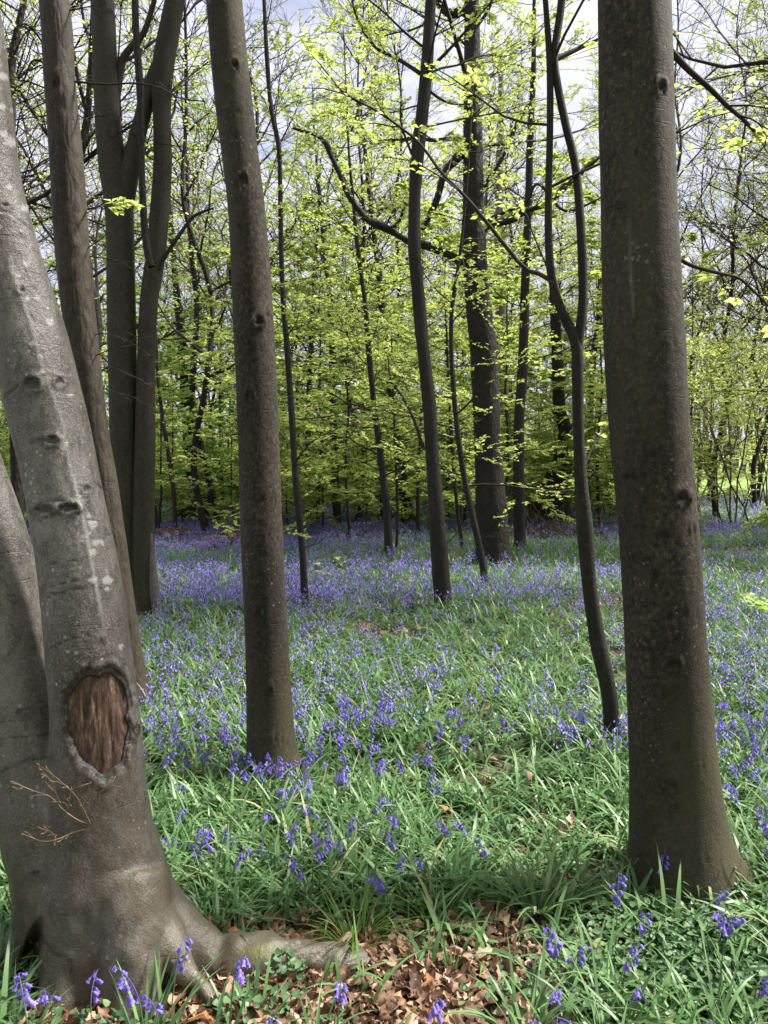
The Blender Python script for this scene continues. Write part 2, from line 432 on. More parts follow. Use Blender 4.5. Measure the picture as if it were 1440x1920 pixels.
def trunk_mesh(line, S, n, flare=0.0, fh=0.25, lobes=None, rough=0.05, seed=0, gz=None):
    """line: (k,4) x y z r from the top down"""
    q = catmull(line, n); c, r = q[:, :3], np.maximum(q[:, 3], 0.002)
    T = nrm(np.gradient(c, axis=0)); X = np.array([1.0, 0, 0]) * np.ones((n, 1))
    U = nrm(X - T * (X * T).sum(1, keepdims=True)); W = np.cross(T, U)
    th = np.arange(S) / S * 2 * math.pi
    D = np.cos(th)[None, :, None] * U[:, None] + np.sin(th)[None, :, None] * W[:, None]
    base = c[:, None] + D * r[:, None, None]
    off = np.array([seed * 3.1, seed * 1.7, 0])
    nz = NZ((base * np.array([1, 1, 0.5]) + off).reshape(-1, 3), 5.0 / max(0.05, float(r.mean())) * 0.12).reshape(n, S)
    nz2 = NZ2((base + off).reshape(-1, 3), 28).reshape(n, S)
    R = r[:, None] * (1 + rough * nz + rough * 0.25 * nz2)
    if flare:
        z0 = c[-1, 2] + 0.12 if gz is None else gz
        e = np.exp(-np.maximum(0, c[:, 2] - z0) / fh)[:, None]
        lb = np.zeros((1, S))
        for a, k, w in (lobes or []): lb = lb + w * np.exp(k * (np.cos(th - a) - 1))[None]
        R = R + r[-1] * flare * e * (0.5 + lb)
    V = (c[:, None] + D * R[:, :, None]).reshape(-1, 3)
    i = (np.arange(n - 1) * S)[:, None]; j = np.arange(S)[None]; jn = (j + 1) % S
    Fc = np.stack([i + j, i + S + j, i + S + jn, i + jn], -1).reshape(-1, 4)
    return V, Fc, c

def line_px(path, Y, top=None, lean=(0.0, 0.0), curl=0.5):
    """path in photo pixels (x, y, width) from the top; extended upward to height `top`, and 0.15 m into the ground"""
    p = np.array(path, float); Yv = np.full(len(p), Y)
    c = P(p[:, 0], p[:, 1], Yv); z = (c - CAM) @ FW
    r = p[:, 2] * 0.5 * z / F
    L = np.concatenate([c, r[:, None]], 1)
    if top and top > L[0, 2]:
        d = nrm(L[0, :3] - L[min(2, len(L) - 1), :3]); ext = []
        z0 = L[0, 2]; k = 5; cur = L[0, :3].copy()
        for i in range(1, k + 1):
            d = nrm(d * np.array([1 - 0.3 * curl, 1 - 0.3 * curl, 1]) + np.array([*rng.normal(size=2) * 0.03, 0.0]))
            cur = cur + d * (top - z0) / k / max(0.3, d[2])
            ext.append([*cur, max(0.012, L[0, 3] * (1 - 0.85 * i / k))])
        L = np.concatenate([np.array(ext)[::-1], L])
    b = L[-1].copy(); d = nrm(L[-1, :3] - L[-2, :3]); b[:3] += d * 0.18
    return np.concatenate([L, b[None]])

def apply_marks(V, N, eyes=(), wrinkles=(), seams=(), amp=1.0):
    """eyes, wrinkles and seams of the bark, pressed into the mesh; V world coordinates"""
    px, py = project(V); depth = (V - CAM) @ FW
    front = ((V - CAM) * N).sum(1) < 0
    s = depth / F
    disp = np.zeros(len(V)); mark = np.zeros(len(V))
    for (cx, cy, a, b) in eyes:
        u, v = (px - cx) / a, (py - cy) / b; r = np.sqrt(u * u + v * v)
        near = front & (r < 3)
        ring = np.exp(-((r - 1) / 0.32) ** 2); pit = np.exp(-(r / 0.55) ** 2)
        disp += near * (ring * 0.40 - pit * 0.45) * a * s
        mark += near * (0.9 * np.exp(-((r - 0.62) / 0.2) ** 2) + 0.4 * pit + 0.35 * np.exp(-((r - 1.45) / 0.16) ** 2))
    for pl, w in wrinkles:
        d = np.full(len(V), 1e9)
        for (x0, y0), (x1, y1) in zip(pl[:-1], pl[1:]):
            ex, ey = x1 - x0, y1 - y0; t = np.clip(((px - x0) * ex + (py - y0) * ey) / (ex * ex + ey * ey), 0, 1)
            d = np.minimum(d, np.hypot(px - x0 - t * ex, py - y0 - t * ey))
        near = front & (d < 4 * w)
        disp += near * (-1.0 * np.exp(-(d / w) ** 2) + 0.6 * np.exp(-((d - 2 * w) / w) ** 2)) * w * s
        mark += near * 0.9 * np.exp(-(d / (w * 0.8)) ** 2)
    for pl, w, off in seams:
        d = np.full(len(V), 1e9); sd_ = np.zeros(len(V))
        for (x0, y0), (x1, y1) in zip(pl[:-1], pl[1:]):
            ex, ey = x1 - x0, y1 - y0; t = np.clip(((px - x0) * ex + (py - y0) * ey) / (ex * ex + ey * ey), 0, 1)
            dd = np.hypot(px - x0 - t * ex, py - y0 - t * ey); k = dd < d
            d = np.where(k, dd, d); sd_ = np.where(k, np.sign(px - x0 - t * ex), sd_)
        near = front & (d < 60)
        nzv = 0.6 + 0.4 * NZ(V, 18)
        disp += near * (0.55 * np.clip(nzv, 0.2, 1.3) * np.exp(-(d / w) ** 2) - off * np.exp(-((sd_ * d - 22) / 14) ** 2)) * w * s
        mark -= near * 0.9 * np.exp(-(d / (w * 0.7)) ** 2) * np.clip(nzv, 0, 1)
    return V + N * (disp * amp)[:, None], np.clip(mark, -1, 1.2)

def normals(V, Fc):
    a, b, c = V[Fc[:, 0]], V[Fc[:, 1]], V[Fc[:, 2]]
    fn = np.cross(b - a, c - a); N = np.zeros_like(V)
    for k in range(Fc.shape[1]): np.add.at(N, Fc[:, k], fn)
    return nrm(N)

# --- crowns ---
def crown(r, tpts, n1, t0, t1, len0, len1, elev, n2=6, n3=3, nleaf=8, L=0.06, flat=0.2, r0=0.02, leaf_p=1.0, up1=0.03, mats=(0, 1), stwig=3, azr=None, tw=0.0035, l2=0.42, l3=0.4, tilt=0.4, wig=0.12):
    """branches, twigs and leaves on the trunk points tpts (bottom to top). Returns chunks (twigs mat 0, leaves mat 1)"""
    tp = tpts[None]
    pos, tan, _, t = sample(r, tp, n1, t0, t1)
    az = (np.arange(n1) * 2.39996 + r.uniform(-0.5, 0.5, n1)) if azr is None else r.uniform(azr[0], azr[1], n1)
    el = elev + r.normal(size=n1) * 0.18
    D = np.stack([np.cos(az) * np.cos(el), np.sin(az) * np.cos(el), np.sin(el)], 1)
    f = (t - t0) / (t1 - t0)
    L1 = (len0 * (1 - f) + len1 * f) * r.uniform(0.65, 1.25, n1)
    B1 = curves(r, pos, D, L1, 8, wig, up1)
    R1 = np.clip(L1 / max(len0, len1), 0.3, 1.2) * r0
    ch = []
    V, Fc = tubes(B1, taper(n1, 8, R1, R1 * 0.25), 5); ch.append((V, Fc, mats[0]))
    p2, t2, i2, f2 = sample(r, B1, n2, 0.18, 1.0)
    L2 = L1[i2] * l2 * (1.15 - 0.6 * f2) * r.uniform(0.6, 1.3, len(i2))
    B2 = curves(r, p2, side_dirs(r, t2, 0.75, flat), L2, 6, wig, up1 * 0.6)
    V, Fc = tubes(B2, taper(len(B2), 6, R1[i2] * 0.4, np.full(len(B2), tw)), stwig); ch.append((V, Fc, mats[0]))
    p3, t3, i3, f3 = sample(r, B2, n3, 0.15, 1.0)
    L3 = L2[i3] * l3 * r.uniform(0.6, 1.4, len(i3))
    B3 = curves(r, p3, side_dirs(r, t3, 0.7, flat), L3, 4, wig, 0.0)
    V, Fc = tubes(B3, taper(len(B3), 4, np.full(len(B3), tw * 1.1), np.full(len(B3), tw * 0.6)), 3); ch.append((V, Fc, mats[0]))
    if nleaf:
        for B, k in ((B3, nleaf), (B2, nleaf // 2)):
            # leafy and bare sprays side by side: clumps with gaps
            keep = r.random(len(B)) < leaf_p; Bk = B[keep]
            if not len(Bk): continue
            p, tn, ii, ff = sample(r, Bk, k, 0.1, 1.0)
            ax = side_dirs(r, tn, 0.85, 0.2)
            sz = L * r.uniform(0.65, 1.25, len(p))
            rv = np.clip(r.random(len(Bk))[ii] * 0.6 + r.random(len(p)) * 0.4, 0, 1)
            V, Fc, rv = leaves(r, p, ax, sz, sz * 0.62, tilt, 0.12, rv)
            ch.append((V, Fc, mats[1], {'rnd': rv}))
    return ch

def spray_branch(r, pts, n2, nleaf, L, n3=3, l2=0.35, r0=0.008, t0=0.2, flat=0.2, rend=0.3, leaf_p=1.0, tilt=0.4):
    """one traced branch (k,3) with twigs and leaves"""
    q = catmull(pts, 24)[None]; Lt = np.linalg.norm(np.diff(q[0], axis=0), axis=1).sum()
    ch = []
    V, Fc = tubes(q, taper(1, 24, [r0], [r0 * rend]), 7); ch.append((V, Fc, 0))
    if n2:
        p2, t2, i2, f2 = sample(r, q, n2, t0, 1.0)
        L2 = Lt * l2 * (1.1 - 0.6 * f2) * r.uniform(0.5, 1.3, n2)
        B2 = curves(r, p2, side_dirs(r, t2, 0.8, flat), L2, 6, 0.12, 0.0)
        V, Fc = tubes(B2, taper(n2, 6, np.full(n2, r0 * 0.4), np.full(n2, 0.002)), 4); ch.append((V, Fc, 0))
        p3, t3, i3, f3 = sample(r, B2, n3, 0.2, 1.0)
        B3 = curves(r, p3, side_dirs(r, t3, 0.7, flat), L2[i3] * 0.4 * r.uniform(0.6, 1.3, len(i3)), 4, 0.1, 0.0)
        V, Fc = tubes(B3, taper(len(B3), 4, np.full(len(B3), 0.0022), np.full(len(B3), 0.0013)), 3); ch.append((V, Fc, 0))
        if nleaf:
            for B, k in ((B3, nleaf), (B2, nleaf)):
                B = B[r.random(len(B)) < leaf_p]
                if not len(B): continue
                p, tn, ii, ff = sample(r, B, k, 0.1, 1.0)
                sz = L * r.uniform(0.65, 1.25, len(p))
                V, Fc, rv = leaves(r, p, side_dirs(r, tn, 0.85, 0.2), sz, sz * 0.62, tilt)
                ch.append((V, Fc, 1, {'rnd': rv}))
    return ch

def px_branch(pl, Y, Y2=None):
    p = np.array(pl, float)
    return P(p[:, 0], p[:, 1], np.linspace(Y, Y if Y2 is None else Y2, len(p)))

TREES = {}
def traced_tree(name, label, path, mat, S=24, n=80, top=None, flare=0.35, fh=0.18, lobes=None, rough=0.04, seed=0,
                group=None, marks=None, base=None, amp=1.0, Y=None):
    bx, by = (path[-1][0], path[-1][1]) if base is None else base
    g = G(np.array(bx), np.array(by))
    Yd = g[1] if Y is None else Y
    L = line_px(path, Yd, top)
    lobes = lobes or [(random.Random(seed + k).uniform(0, 6.28), 9, 0.8) for k in range(5)]
    V, Fc, c = trunk_mesh(L, S, n, flare, fh, lobes, rough, seed, gz=g[2])
    root = empty(name, (c[-1, 0], c[-1, 1], g[2]), label, 'tree', group)
    at = None
    if marks:
        N = normals(V, Fc)
        if ((V - np.repeat(c, S, 0)) * N).sum(1).mean() < 0: N = -N
        V, mk = apply_marks(V, N, amp=amp, **marks)
        at = {'mark': mk, 'damp_and_foot_light': np.clip(0.85 - V[:, 2] / 2.0 + 0.35 * NZ(V * np.array([1, 1, 0.3]), 9), 0, 0.8)}  # algae coat; on brown trunks it also paints in brighter light low down
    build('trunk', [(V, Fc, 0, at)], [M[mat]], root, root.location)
    TREES[name] = (root, c[::-1])
    return root, c[::-1]

def branch_part(root, chunks, mats, name='branch'):
    return build(name, chunks, mats, root, root.location)

RW = lambda s: np.random.default_rng(s)

# ================================================================== the big leaning beech on the left
def closed_tube(chain, S=28, n=60):
    c = np.array([[*P(np.array(x), np.array(y), np.array(Y)), r * Y / F] for x, y, r, Y in chain])
    q = catmull(c, n); cc, r = q[:, :3], np.maximum(q[:, 3], 0.004)
    T = nrm(np.gradient(cc, axis=0)); ref = np.array([0.3, 0.9, 0.2]) * np.ones((n, 1))
    U = nrm(np.cross(T, ref)); W = np.cross(T, U); th = np.arange(S) / S * 2 * math.pi
    V = (cc[:, None] + r[:, None, None] * (np.cos(th)[None, :, None] * U[:, None] + np.sin(th)[None, :, None] * W[:, None])).reshape(-1, 3)
    i = (np.arange(n - 1) * S)[:, None]; j = np.arange(S)[None]; jn = (j + 1) % S
    Fc = np.stack([i + j, i + jn, i + S + jn, i + S + j], -1).reshape(-1, 4)
    V = np.concatenate([V, cc[:1], cc[-1:]]); a, b = n * S, n * S + 1; e = (n - 1) * S
    tri = np.concatenate([np.stack([np.full(S, a), (np.arange(S) + 1) % S, np.arange(S)], 1), np.stack([np.full(S, b), e + np.arange(S), e + (np.arange(S) + 1) % S], 1)])
    return [(V, Fc, 0), (V, tri, 0)], cc

def big_beech():
    ch = []
    A = [(-330, -2200, 34, 2.7), (-260, -1400, 44, 2.55), (-160, -600, 54, 2.4), (-85, -100, 58, 2.4), (-56, 100, 62, 2.4), (-34, 300, 63, 2.4), (0, 450, 63, 2.4), (65, 680, 68, 2.4), (95, 800, 67, 2.4), (118, 900, 67, 2.4),
         (137, 1000, 69, 2.4), (155, 1100, 72, 2.4), (168, 1200, 76, 2.4), (177, 1300, 79, 2.4), (185, 1450, 86, 2.4), (190, 1560, 100, 2.4), (194, 1660, 124, 2.4), (198, 1760, 150, 2.42), (198, 1900, 168, 2.45)]
    B = [(-560, -1500, 30, 3.3), (-380, -500, 45, 3.0), (-260, 200, 56, 2.8), (-160, 580, 63, 2.65), (-78, 840, 66, 2.56), (-36, 960, 67, 2.54), (-2, 1080, 68, 2.53), (26, 1290, 74, 2.50), (62, 1450, 78, 2.46), (105, 1600, 88, 2.42), (145, 1740, 100, 2.42), (160, 1880, 110, 2.42)]
    R1 = [(255, 1640, 46, 2.44), (297, 1712, 56, 2.42), (345, 1772, 56, 2.40), (405, 1808, 57, 2.39), (470, 1806, 54, 2.38), (540, 1802, 49, 2.38), (610, 1808, 41, 2.38), (670, 1818, 32, 2.39), (730, 1830, 22, 2.40), (800, 1860, 8, 2.42)]
    R2 = [(290, 1730, 40, 2.32), (335, 1800, 28, 2.26), (370, 1845, 21, 2.22), (408, 1895, 16, 2.17), (450, 1960, 13, 2.12)]
    R3 = [(100, 1670, 60, 2.42), (62, 1745, 46, 2.40), (28, 1815, 38, 2.34), (-20, 1885, 36, 2.27), (-90, 1960, 34, 2.2)]
    R4 = [(170, 1690, 80, 2.36), (140, 1790, 62, 2.28), (112, 1880, 50, 2.2), (80, 1990, 44, 2.1)]
    R5 = [(230, 1650, 80, 2.35), (245, 1760, 70, 2.28), (250, 1870, 58, 2.22), (262, 1990, 50, 2.14)]
    caps = None
    for k, c in enumerate((A, B, R1, R2, R3, R4, R5)):
        t, cc = closed_tube(c, 30, 120 if k < 2 else 40)
        ch.append((t[0][0], t[0][1], 0)); ch.append((t[1][0], t[1][1], 0))
        if k == 0: axisA = cc
        if k == 1: axisB = cc
    # caps were given their own copy of the ring: merge by distance before the remesh
    o = build('trunk', ch, [M['beech']])
    w = o.modifiers.new('weld', 'WELD'); w.merge_threshold = 0.0005
    r = o.modifiers.new('remesh', 'REMESH'); r.mode = 'VOXEL'; r.voxel_size = 0.0085
    s = o.modifiers.new('smooth', 'SMOOTH'); s.factor = 0.5; s.iterations = 30
    dg = bpy.context.evaluated_depsgraph_get()
    me = bpy.data.meshes.new_from_object(o.evaluated_get(dg))
    nv, nf = len(me.vertices), len(me.polygons)
    V = np.zeros(nv * 3, np.float32); me.vertices.foreach_get('co', V); V = V.reshape(-1, 3).astype(float)
    N = np.zeros(nv * 3, np.float32); me.vertex_normals.foreach_get('vector', N); N = N.reshape(-1, 3).astype(float)
    lt = np.zeros(nf, np.int32); me.polygons.foreach_get('loop_total', lt)
    li = np.zeros(len(me.loops), np.int32); me.loops.foreach_get('vertex_index', li)
    bpy.data.objects.remove(o)
    assert (lt == 4).all()
    Fc = li.reshape(-1, 4)
    px, py = project(V)
    # uneven muscle of the bole
    amp = np.clip((V[:, 2]) / 0.8, 0.25, 1)
    low = np.clip(1 - V[:, 2] / 0.75, 0, 1)
    V = V + N * (0.0042 * NZ(V * np.array([1, 1, 0.5]), 9) + 0.0022 * NZ2(V * np.array([1, 1, 0.7]), 32) + low * 0.010 * NZ2(V * np.array([1, 1, 0.55]), 17) + low * 0.004 * NZ(V, 60))[:, None]
    eyes = [(60, 720, 17, 15), (112, 716, 11, 10), (97, 826, 17, 10), (163, 917, 9, 9), (128, 952, 22, 10), (85, 955, 20, 9), (40, 543, 10, 7), (38, 1335, 9, 7), (190, 1200, 7, 5), (255, 1370, 9, 16), (10, 385, 10, 7), (68, 1640, 12, 10)]
    wr = [([(10, 745), (45, 712), (85, 702), (130, 712)], 2.2), ([(55, 832), (82, 822), (118, 815)], 2.2), ([(58, 965), (80, 940), (120, 938), (145, 955)], 2.5), ([(75, 975), (110, 960), (150, 962)], 1.8),
          ([(85, 1058), (130, 1052), (165, 1045)], 1.8), ([(92, 1100), (140, 1088), (178, 1078)], 2.0), ([(88, 1120), (130, 1106), (190, 1098)], 2.0), ([(95, 1215), (125, 1200), (165, 1188)], 2.0), ([(150, 910), (180, 905), (190, 915)], 1.8),
          ([(0, 395), (20, 400), (60, 432)], 2.0), ([(0, 545), (40, 535), (70, 540)], 1.6), ([(0, 1385), (60, 1380), (100, 1376)], 1.6), ([(0, 1450), (50, 1425), (100, 1420)], 2.4), ([(70, 1745), (100, 1790), (130, 1800), (140, 1850)], 3.0)]
    seam = [([(18, 500), (45, 570), (62, 620), (76, 680), (96, 730), (115, 790), (130, 870), (150, 950), (165, 1020), (180, 1100), (195, 1180), (205, 1215)], 4.0, 0.45)]  # raised seam; its sunlit crest is also painted in as paler bark
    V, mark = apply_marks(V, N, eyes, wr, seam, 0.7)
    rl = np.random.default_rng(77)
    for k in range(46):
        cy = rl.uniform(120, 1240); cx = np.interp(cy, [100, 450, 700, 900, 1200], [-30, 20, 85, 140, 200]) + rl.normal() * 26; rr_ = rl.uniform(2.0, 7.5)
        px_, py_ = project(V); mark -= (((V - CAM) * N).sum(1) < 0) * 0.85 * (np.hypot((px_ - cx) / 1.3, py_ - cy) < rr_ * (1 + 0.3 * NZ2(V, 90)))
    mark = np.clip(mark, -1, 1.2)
    # the healed wound: sunk face behind a rolled lip
    poly = np.array([(125, 1290), (138, 1264), (165, 1250), (185, 1254), (210, 1246), (234, 1257), (243, 1290), (245, 1340), (244, 1390), (237, 1430), (215, 1455), (196, 1471), (170, 1456), (148, 1430), (130, 1395), (120, 1350), (117, 1315)], float)
    wc = np.array([184.0, 1358.0])
    pa = np.arctan2(poly[:, 1] - wc[1], poly[:, 0] - wc[0]); pr = np.hypot(*(poly - wc).T); od = np.argsort(pa)
    def Rw(a): return np.interp(a, pa[od], pr[od], period=2 * math.pi) * (1 + 0.025 * np.sin(7 * a) + 0.02 * np.sin(13 * a + 1))
    V0 = V.copy()
    bv = BVHTree.FromPolygons([tuple(v) for v in V0], [tuple(int(i) for i in f) for f in Fc])
    px, py = project(V); a = np.arctan2(py - wc[1], px - wc[0]); s = np.hypot(px - wc[0], py - wc[1]) / Rw(a)
    fr = (((V - CAM) * N).sum(1) < 0) & (s < 1.6) & (V[:, 1] < 2.45)
    push = np.clip((0.985 - s) / 0.05, 0, 1) * 0.009 + np.clip((0.86 - s) / 0.08, 0, 1) * 0.026
    lip = np.exp(-((s - 1.045) / 0.05) ** 2) * (0.0028 + 0.0022 * NZ2(V, 70) + 0.002 * np.sin(9 * a) + 0.002 * np.sin(23 * a))
    lip = lip - 0.004 * np.exp(-((s - 0.98) / 0.10) ** 2) * np.clip(np.sin(a * 23 + 3 * NZ(V, 25)) - 0.55, 0, 1) * 2
    V = V + fr[:, None] * (nrm(V - CAM) * push[:, None] + N * lip[:, None])
    mark = mark + fr * (0.9 * np.exp(-((s - 0.965) / 0.022) ** 2) + 0.45 * (s < 0.95) + 0.8 * np.exp(-((s - 0.82) / 0.04) ** 2) + 0.4 * np.exp(-((s - 1.15) / 0.02) ** 2) - 0.15 * np.exp(-((s - 1.04) / 0.02) ** 2) + 0.9 * np.exp(-((s - 0.98) / 0.12) ** 2) * np.clip(np.sin(a * 23 + 3 * NZ(V, 25)) - 0.55, 0, 1) * 2)
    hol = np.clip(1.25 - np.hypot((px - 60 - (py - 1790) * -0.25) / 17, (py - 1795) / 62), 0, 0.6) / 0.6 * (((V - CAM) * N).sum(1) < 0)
    V = V + nrm(V - CAM) * (hol * 0.11)[:, None]; mark = mark + hol * 0.7  # carved root hollow, its shade also painted into the bark colour
    moss = np.exp(-((px - 495) / 40) ** 2 - ((py - 1783) / 16) ** 2) * 1.3 * (N[:, 2] > 0.1) + 0.25 * low * (N[:, 2] > 0.4)
    g = ground_z(0.0, 2.4)
    bx = axisA[-12]
    root = empty('beech_tree', (float(bx[0]), float(bx[1]), float(g)), 'pale grey beech leaning left with an oval bark wound and spreading mossy roots', 'tree')
    build('trunk', [(V, Fc, 0, {'mark': mark, 'moss': np.clip(moss, 0, 1), 'damp_and_foot_light': np.clip(1.15 - V[:, 2] / 0.75 + 0.3 * NZ(V, 7), 0, 1) * (1 - np.clip(moss, 0, 1))})], [M['beech']], root, root.location)
    # wood of the wound, polar patch on the unsunk surface, set back
    na, nr = 72, 26
    PV = []
    for i in range(nr):
        for k in range(na):
            an = -math.pi + 2 * math.pi * k / na; rr = Rw(np.array(an)) * (0.02 + 0.87 * i / (nr - 1)) * (1 + 0.05 * math.sin(5 * an + 1))
            x, y = wc[0] + math.cos(an) * rr * 1.0, wc[1] + math.sin(an) * rr
            d = Vector(nrm(ray(np.array(x), np.array(y))))
            h = bv.ray_cast(Vector(CAM), d)
            p = np.array(h[0]) if h[0] else np.array(P(np.array(x), np.array(y), np.array(2.3)))
            grain = 0.0025 * float(NZ(np.array([[x * 0.02, 0.0, y * 0.004]]), 14)[0]) + 0.002 * float(NZ2(np.array([[x * 0.03, 1.0, y * 0.006]]), 22)[0])
            PV.append(p + np.array(d) * (0.020 + grain))
    PV = np.array(PV); ii = (np.arange(nr - 1) * na)[:, None]; jj = np.arange(na)[None]; jn = (jj + 1) % na
    wf = np.stack([ii + jj, ii + jn, ii + na + jn, ii + na + jj], -1).reshape(-1, 4)
    cen = np.array([na * nr]); PV = np.concatenate([PV, PV[:na].mean(0, keepdims=True)])
    tri = np.stack([np.full(na, na * nr), (np.arange(na) + 1) % na, np.arange(na)], 1)
    wo = build('wound', [(PV, wf, 0), (PV, tri, 0)], [M['wood']], root, root.location)
    wo["label"] = 'reddish brown bare wood inside the oval bark wound'
    # dead twig spray
    tw = [([(176, 1548), (150, 1540), (120, 1520), (98, 1497), (85, 1490), (60, 1482), (22, 1465)], 2.2), ([(120, 1520), (105, 1490), (98, 1468), (72, 1438)], 1.5), ([(172, 1550), (155, 1515), (140, 1490), (110, 1462), (84, 1442)], 1.5),
          ([(174, 1552), (140, 1560), (112, 1572), (85, 1578), (62, 1572), (40, 1562)], 2.0), ([(112, 1572), (95, 1560), (80, 1548)], 1.3), ([(126, 1524), (130, 1505), (134, 1480)], 1.2), ([(183, 1490), (200, 1475), (215, 1466)], 2.5)]
    for k, (pl, w) in enumerate(tw):
        q = np.array(pl, float); n = len(q)
        d0 = bv.ray_cast(Vector(CAM), Vector(nrm(ray(np.array(q[0, 0]), np.array(q[0, 1])))))[0]
        Y0 = d0[1] + 0.005 if d0 else 2.25
        pts = P(q[:, 0], q[:, 1], Y0 - np.linspace(0, 0.12, n) * (1 if k < 6 else 0.1))
        c = catmull(pts, 20)[None]
        V1, F1 = tubes(c, taper(1, 20, [w * 0.0013], [w * 0.0006]), 6)
        chs = [(V1, F1, 0)]
        rr = RW(40 + k); bp, bt, _, _ = sample(rr, c, 7, 0.25, 1.0); bd = side_dirs(rr, bt, 0.7, 1.0)
        B = curves(rr, bp, bd, rr.uniform(0.012, 0.06, 7), 6, 0.2); V2, F2 = tubes(B, np.array([[0.0009, 0.0008, 0.0007, 0.0008, 0.0019, 0.0004]] * 7), 5); chs.append((V2, F2, 0))
        build('dead_twig', chs, [M['straw']], root, root.location)
    return root, axisA[::-1], axisB[::-1]

M['straw'] = plain('dead_twig_bark', (0.12, 0.085, 0.055), (0.24, 0.175, 0.11), 30, 0.8, 0.1)
beech, axA, axB = big_beech()
up = axA[axA[:, 2] > 4.2]; upB = axB[axB[:, 2] > 3.5]
r = RW(1)
branch_part(beech, crown(r, up, 16, 0.2, 1, 2.4, 0.9, 0.5, 5, 3, 6, 0.07, r0=0.025, leaf_p=0.7) + crown(r, upB, 12, 0.3, 1, 2.2, 0.9, 0.5, 5, 3, 6, 0.07, r0=0.025, leaf_p=0.7), [M['twig'], M['leaf']], 'crown')

# ================================================================== other foreground trunks
def high_crown(root, c, seed, z0=4.5, n=11, ln=2.6):
    u = c[c[:, 2] > z0]
    branch_part(root, crown(RW(seed), u, n, 0.05, 1, ln, 0.9, 0.45, 5, 3, 6, 0.07, r0=0.03, leaf_p=0.45), [M['twig'], M['leaf']], 'crown')

# thick trunk at the right
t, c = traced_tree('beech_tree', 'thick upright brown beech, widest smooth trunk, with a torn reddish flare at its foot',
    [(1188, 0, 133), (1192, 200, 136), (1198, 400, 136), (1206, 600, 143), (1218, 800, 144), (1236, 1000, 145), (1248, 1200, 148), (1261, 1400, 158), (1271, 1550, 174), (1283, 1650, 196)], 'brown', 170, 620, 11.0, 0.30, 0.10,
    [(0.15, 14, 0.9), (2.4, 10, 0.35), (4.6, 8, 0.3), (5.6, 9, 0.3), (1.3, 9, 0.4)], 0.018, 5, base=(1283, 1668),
    marks=dict(eyes=[(1278, 932, 16, 12), (1262, 1243, 15, 11), (1270, 1196, 7, 6), (1240, 1222, 8, 5), (1258, 1472, 14, 9), (1270, 1400, 7, 8), (1265, 1510, 10, 7), (1230, 1080, 8, 7), (1300, 990, 6, 8), (1180, 890, 14, 6), (1240, 160, 10, 12), (1225, 850, 7, 4)],
               wrinkles=[([(1245, 935), (1262, 922), (1304, 914)], 2.0), ([(1180, 1046), (1215, 1048), (1255, 1042), (1270, 1038)], 1.8), ([(1250, 1158), (1285, 1148), (1315, 1156)], 1.5), ([(1232, 650), (1255, 640), (1278, 650)], 1.6), ([(1180, 1430), (1230, 1440), (1300, 1432), (1340, 1442)], 1.3), ([(1190, 1605), (1260, 1600), (1330, 1612)], 1.6), ([(1140, 290), (1180, 285), (1240, 292)], 1.5)],
               seams=[([(1180, 420), (1182, 500), (1188, 590)], 4.0, 0.0)]))
high_crown(t, c, 21)
big_right = t
b = px_branch([(1258, 96), (1290, 130), (1330, 165), (1365, 200), (1395, 225), (1420, 250), (1460, 275), (1560, 330)], c[np.argmin(abs(c[:, 2] - 3.0)), 1] + 0.1, 3.6)
branch_part(t, spray_branch(RW(5), b, 9, 5, 0.05, 3, 0.3, 0.013, 0.3, leaf_p=0.8), [M['twig'], M['leaf']])
b = px_branch([(1252, 470), (1290, 495), (1339, 510), (1384, 521), (1412, 545), (1440, 573), (1500, 640)], 3.0, 3.3)
branch_part(t, spray_branch(RW(6), b, 7, 4, 0.05, 3, 0.3, 0.009, 0.3, leaf_p=0.6), [M['twig'], M['leaf']])
# torn bark flare
fl = []
q = np.array([[*P(np.array(x), np.array(y), np.array(2.93)), rr * 2.93 / F] for x, y, rr in [(1362, 1565, 5), (1368, 1600, 11), (1374, 1640, 16), (1385, 1672, 20), (1402, 1700, 14)]])
V, Fc, _ = trunk_mesh(q, 20, 40, rough=0.18, seed=3)
M['torn'] = plain('torn_red_bark', (0.06, 0.03, 0.018), (0.26, 0.12, 0.065), 60, 0.85, 0.8)
o = branch_part(t, [(V, Fc, 0)], [M['torn']], 'torn_bark'); o["label"] = 'reddish brown torn bark on the flare of the foot'

# second trunk, left of the middle
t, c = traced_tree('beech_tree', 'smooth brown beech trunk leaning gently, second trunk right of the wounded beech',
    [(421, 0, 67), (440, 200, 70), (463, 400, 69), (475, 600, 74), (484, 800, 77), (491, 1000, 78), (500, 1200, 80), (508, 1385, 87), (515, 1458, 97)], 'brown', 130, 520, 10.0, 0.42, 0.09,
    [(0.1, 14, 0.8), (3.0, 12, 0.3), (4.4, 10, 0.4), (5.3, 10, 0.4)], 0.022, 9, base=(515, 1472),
    marks=dict(eyes=[(484, 602, 12, 10), (484, 1150, 7, 7), (500, 590, 6, 4), (455, 330, 9, 7), (440, 120, 8, 8), (468, 742, 9, 6), (506, 1290, 7, 5)],
               wrinkles=[([(440, 588), (470, 580), (508, 590)], 1.4), ([(450, 930), (485, 938), (528, 930)], 1.4), ([(455, 1010), (490, 1000), (530, 1012)], 1.2), ([(470, 1392), (510, 1384), (550, 1395)], 1.6), ([(405, 210), (440, 205), (475, 215)], 1.4)]))
high_crown(t, c, 22)

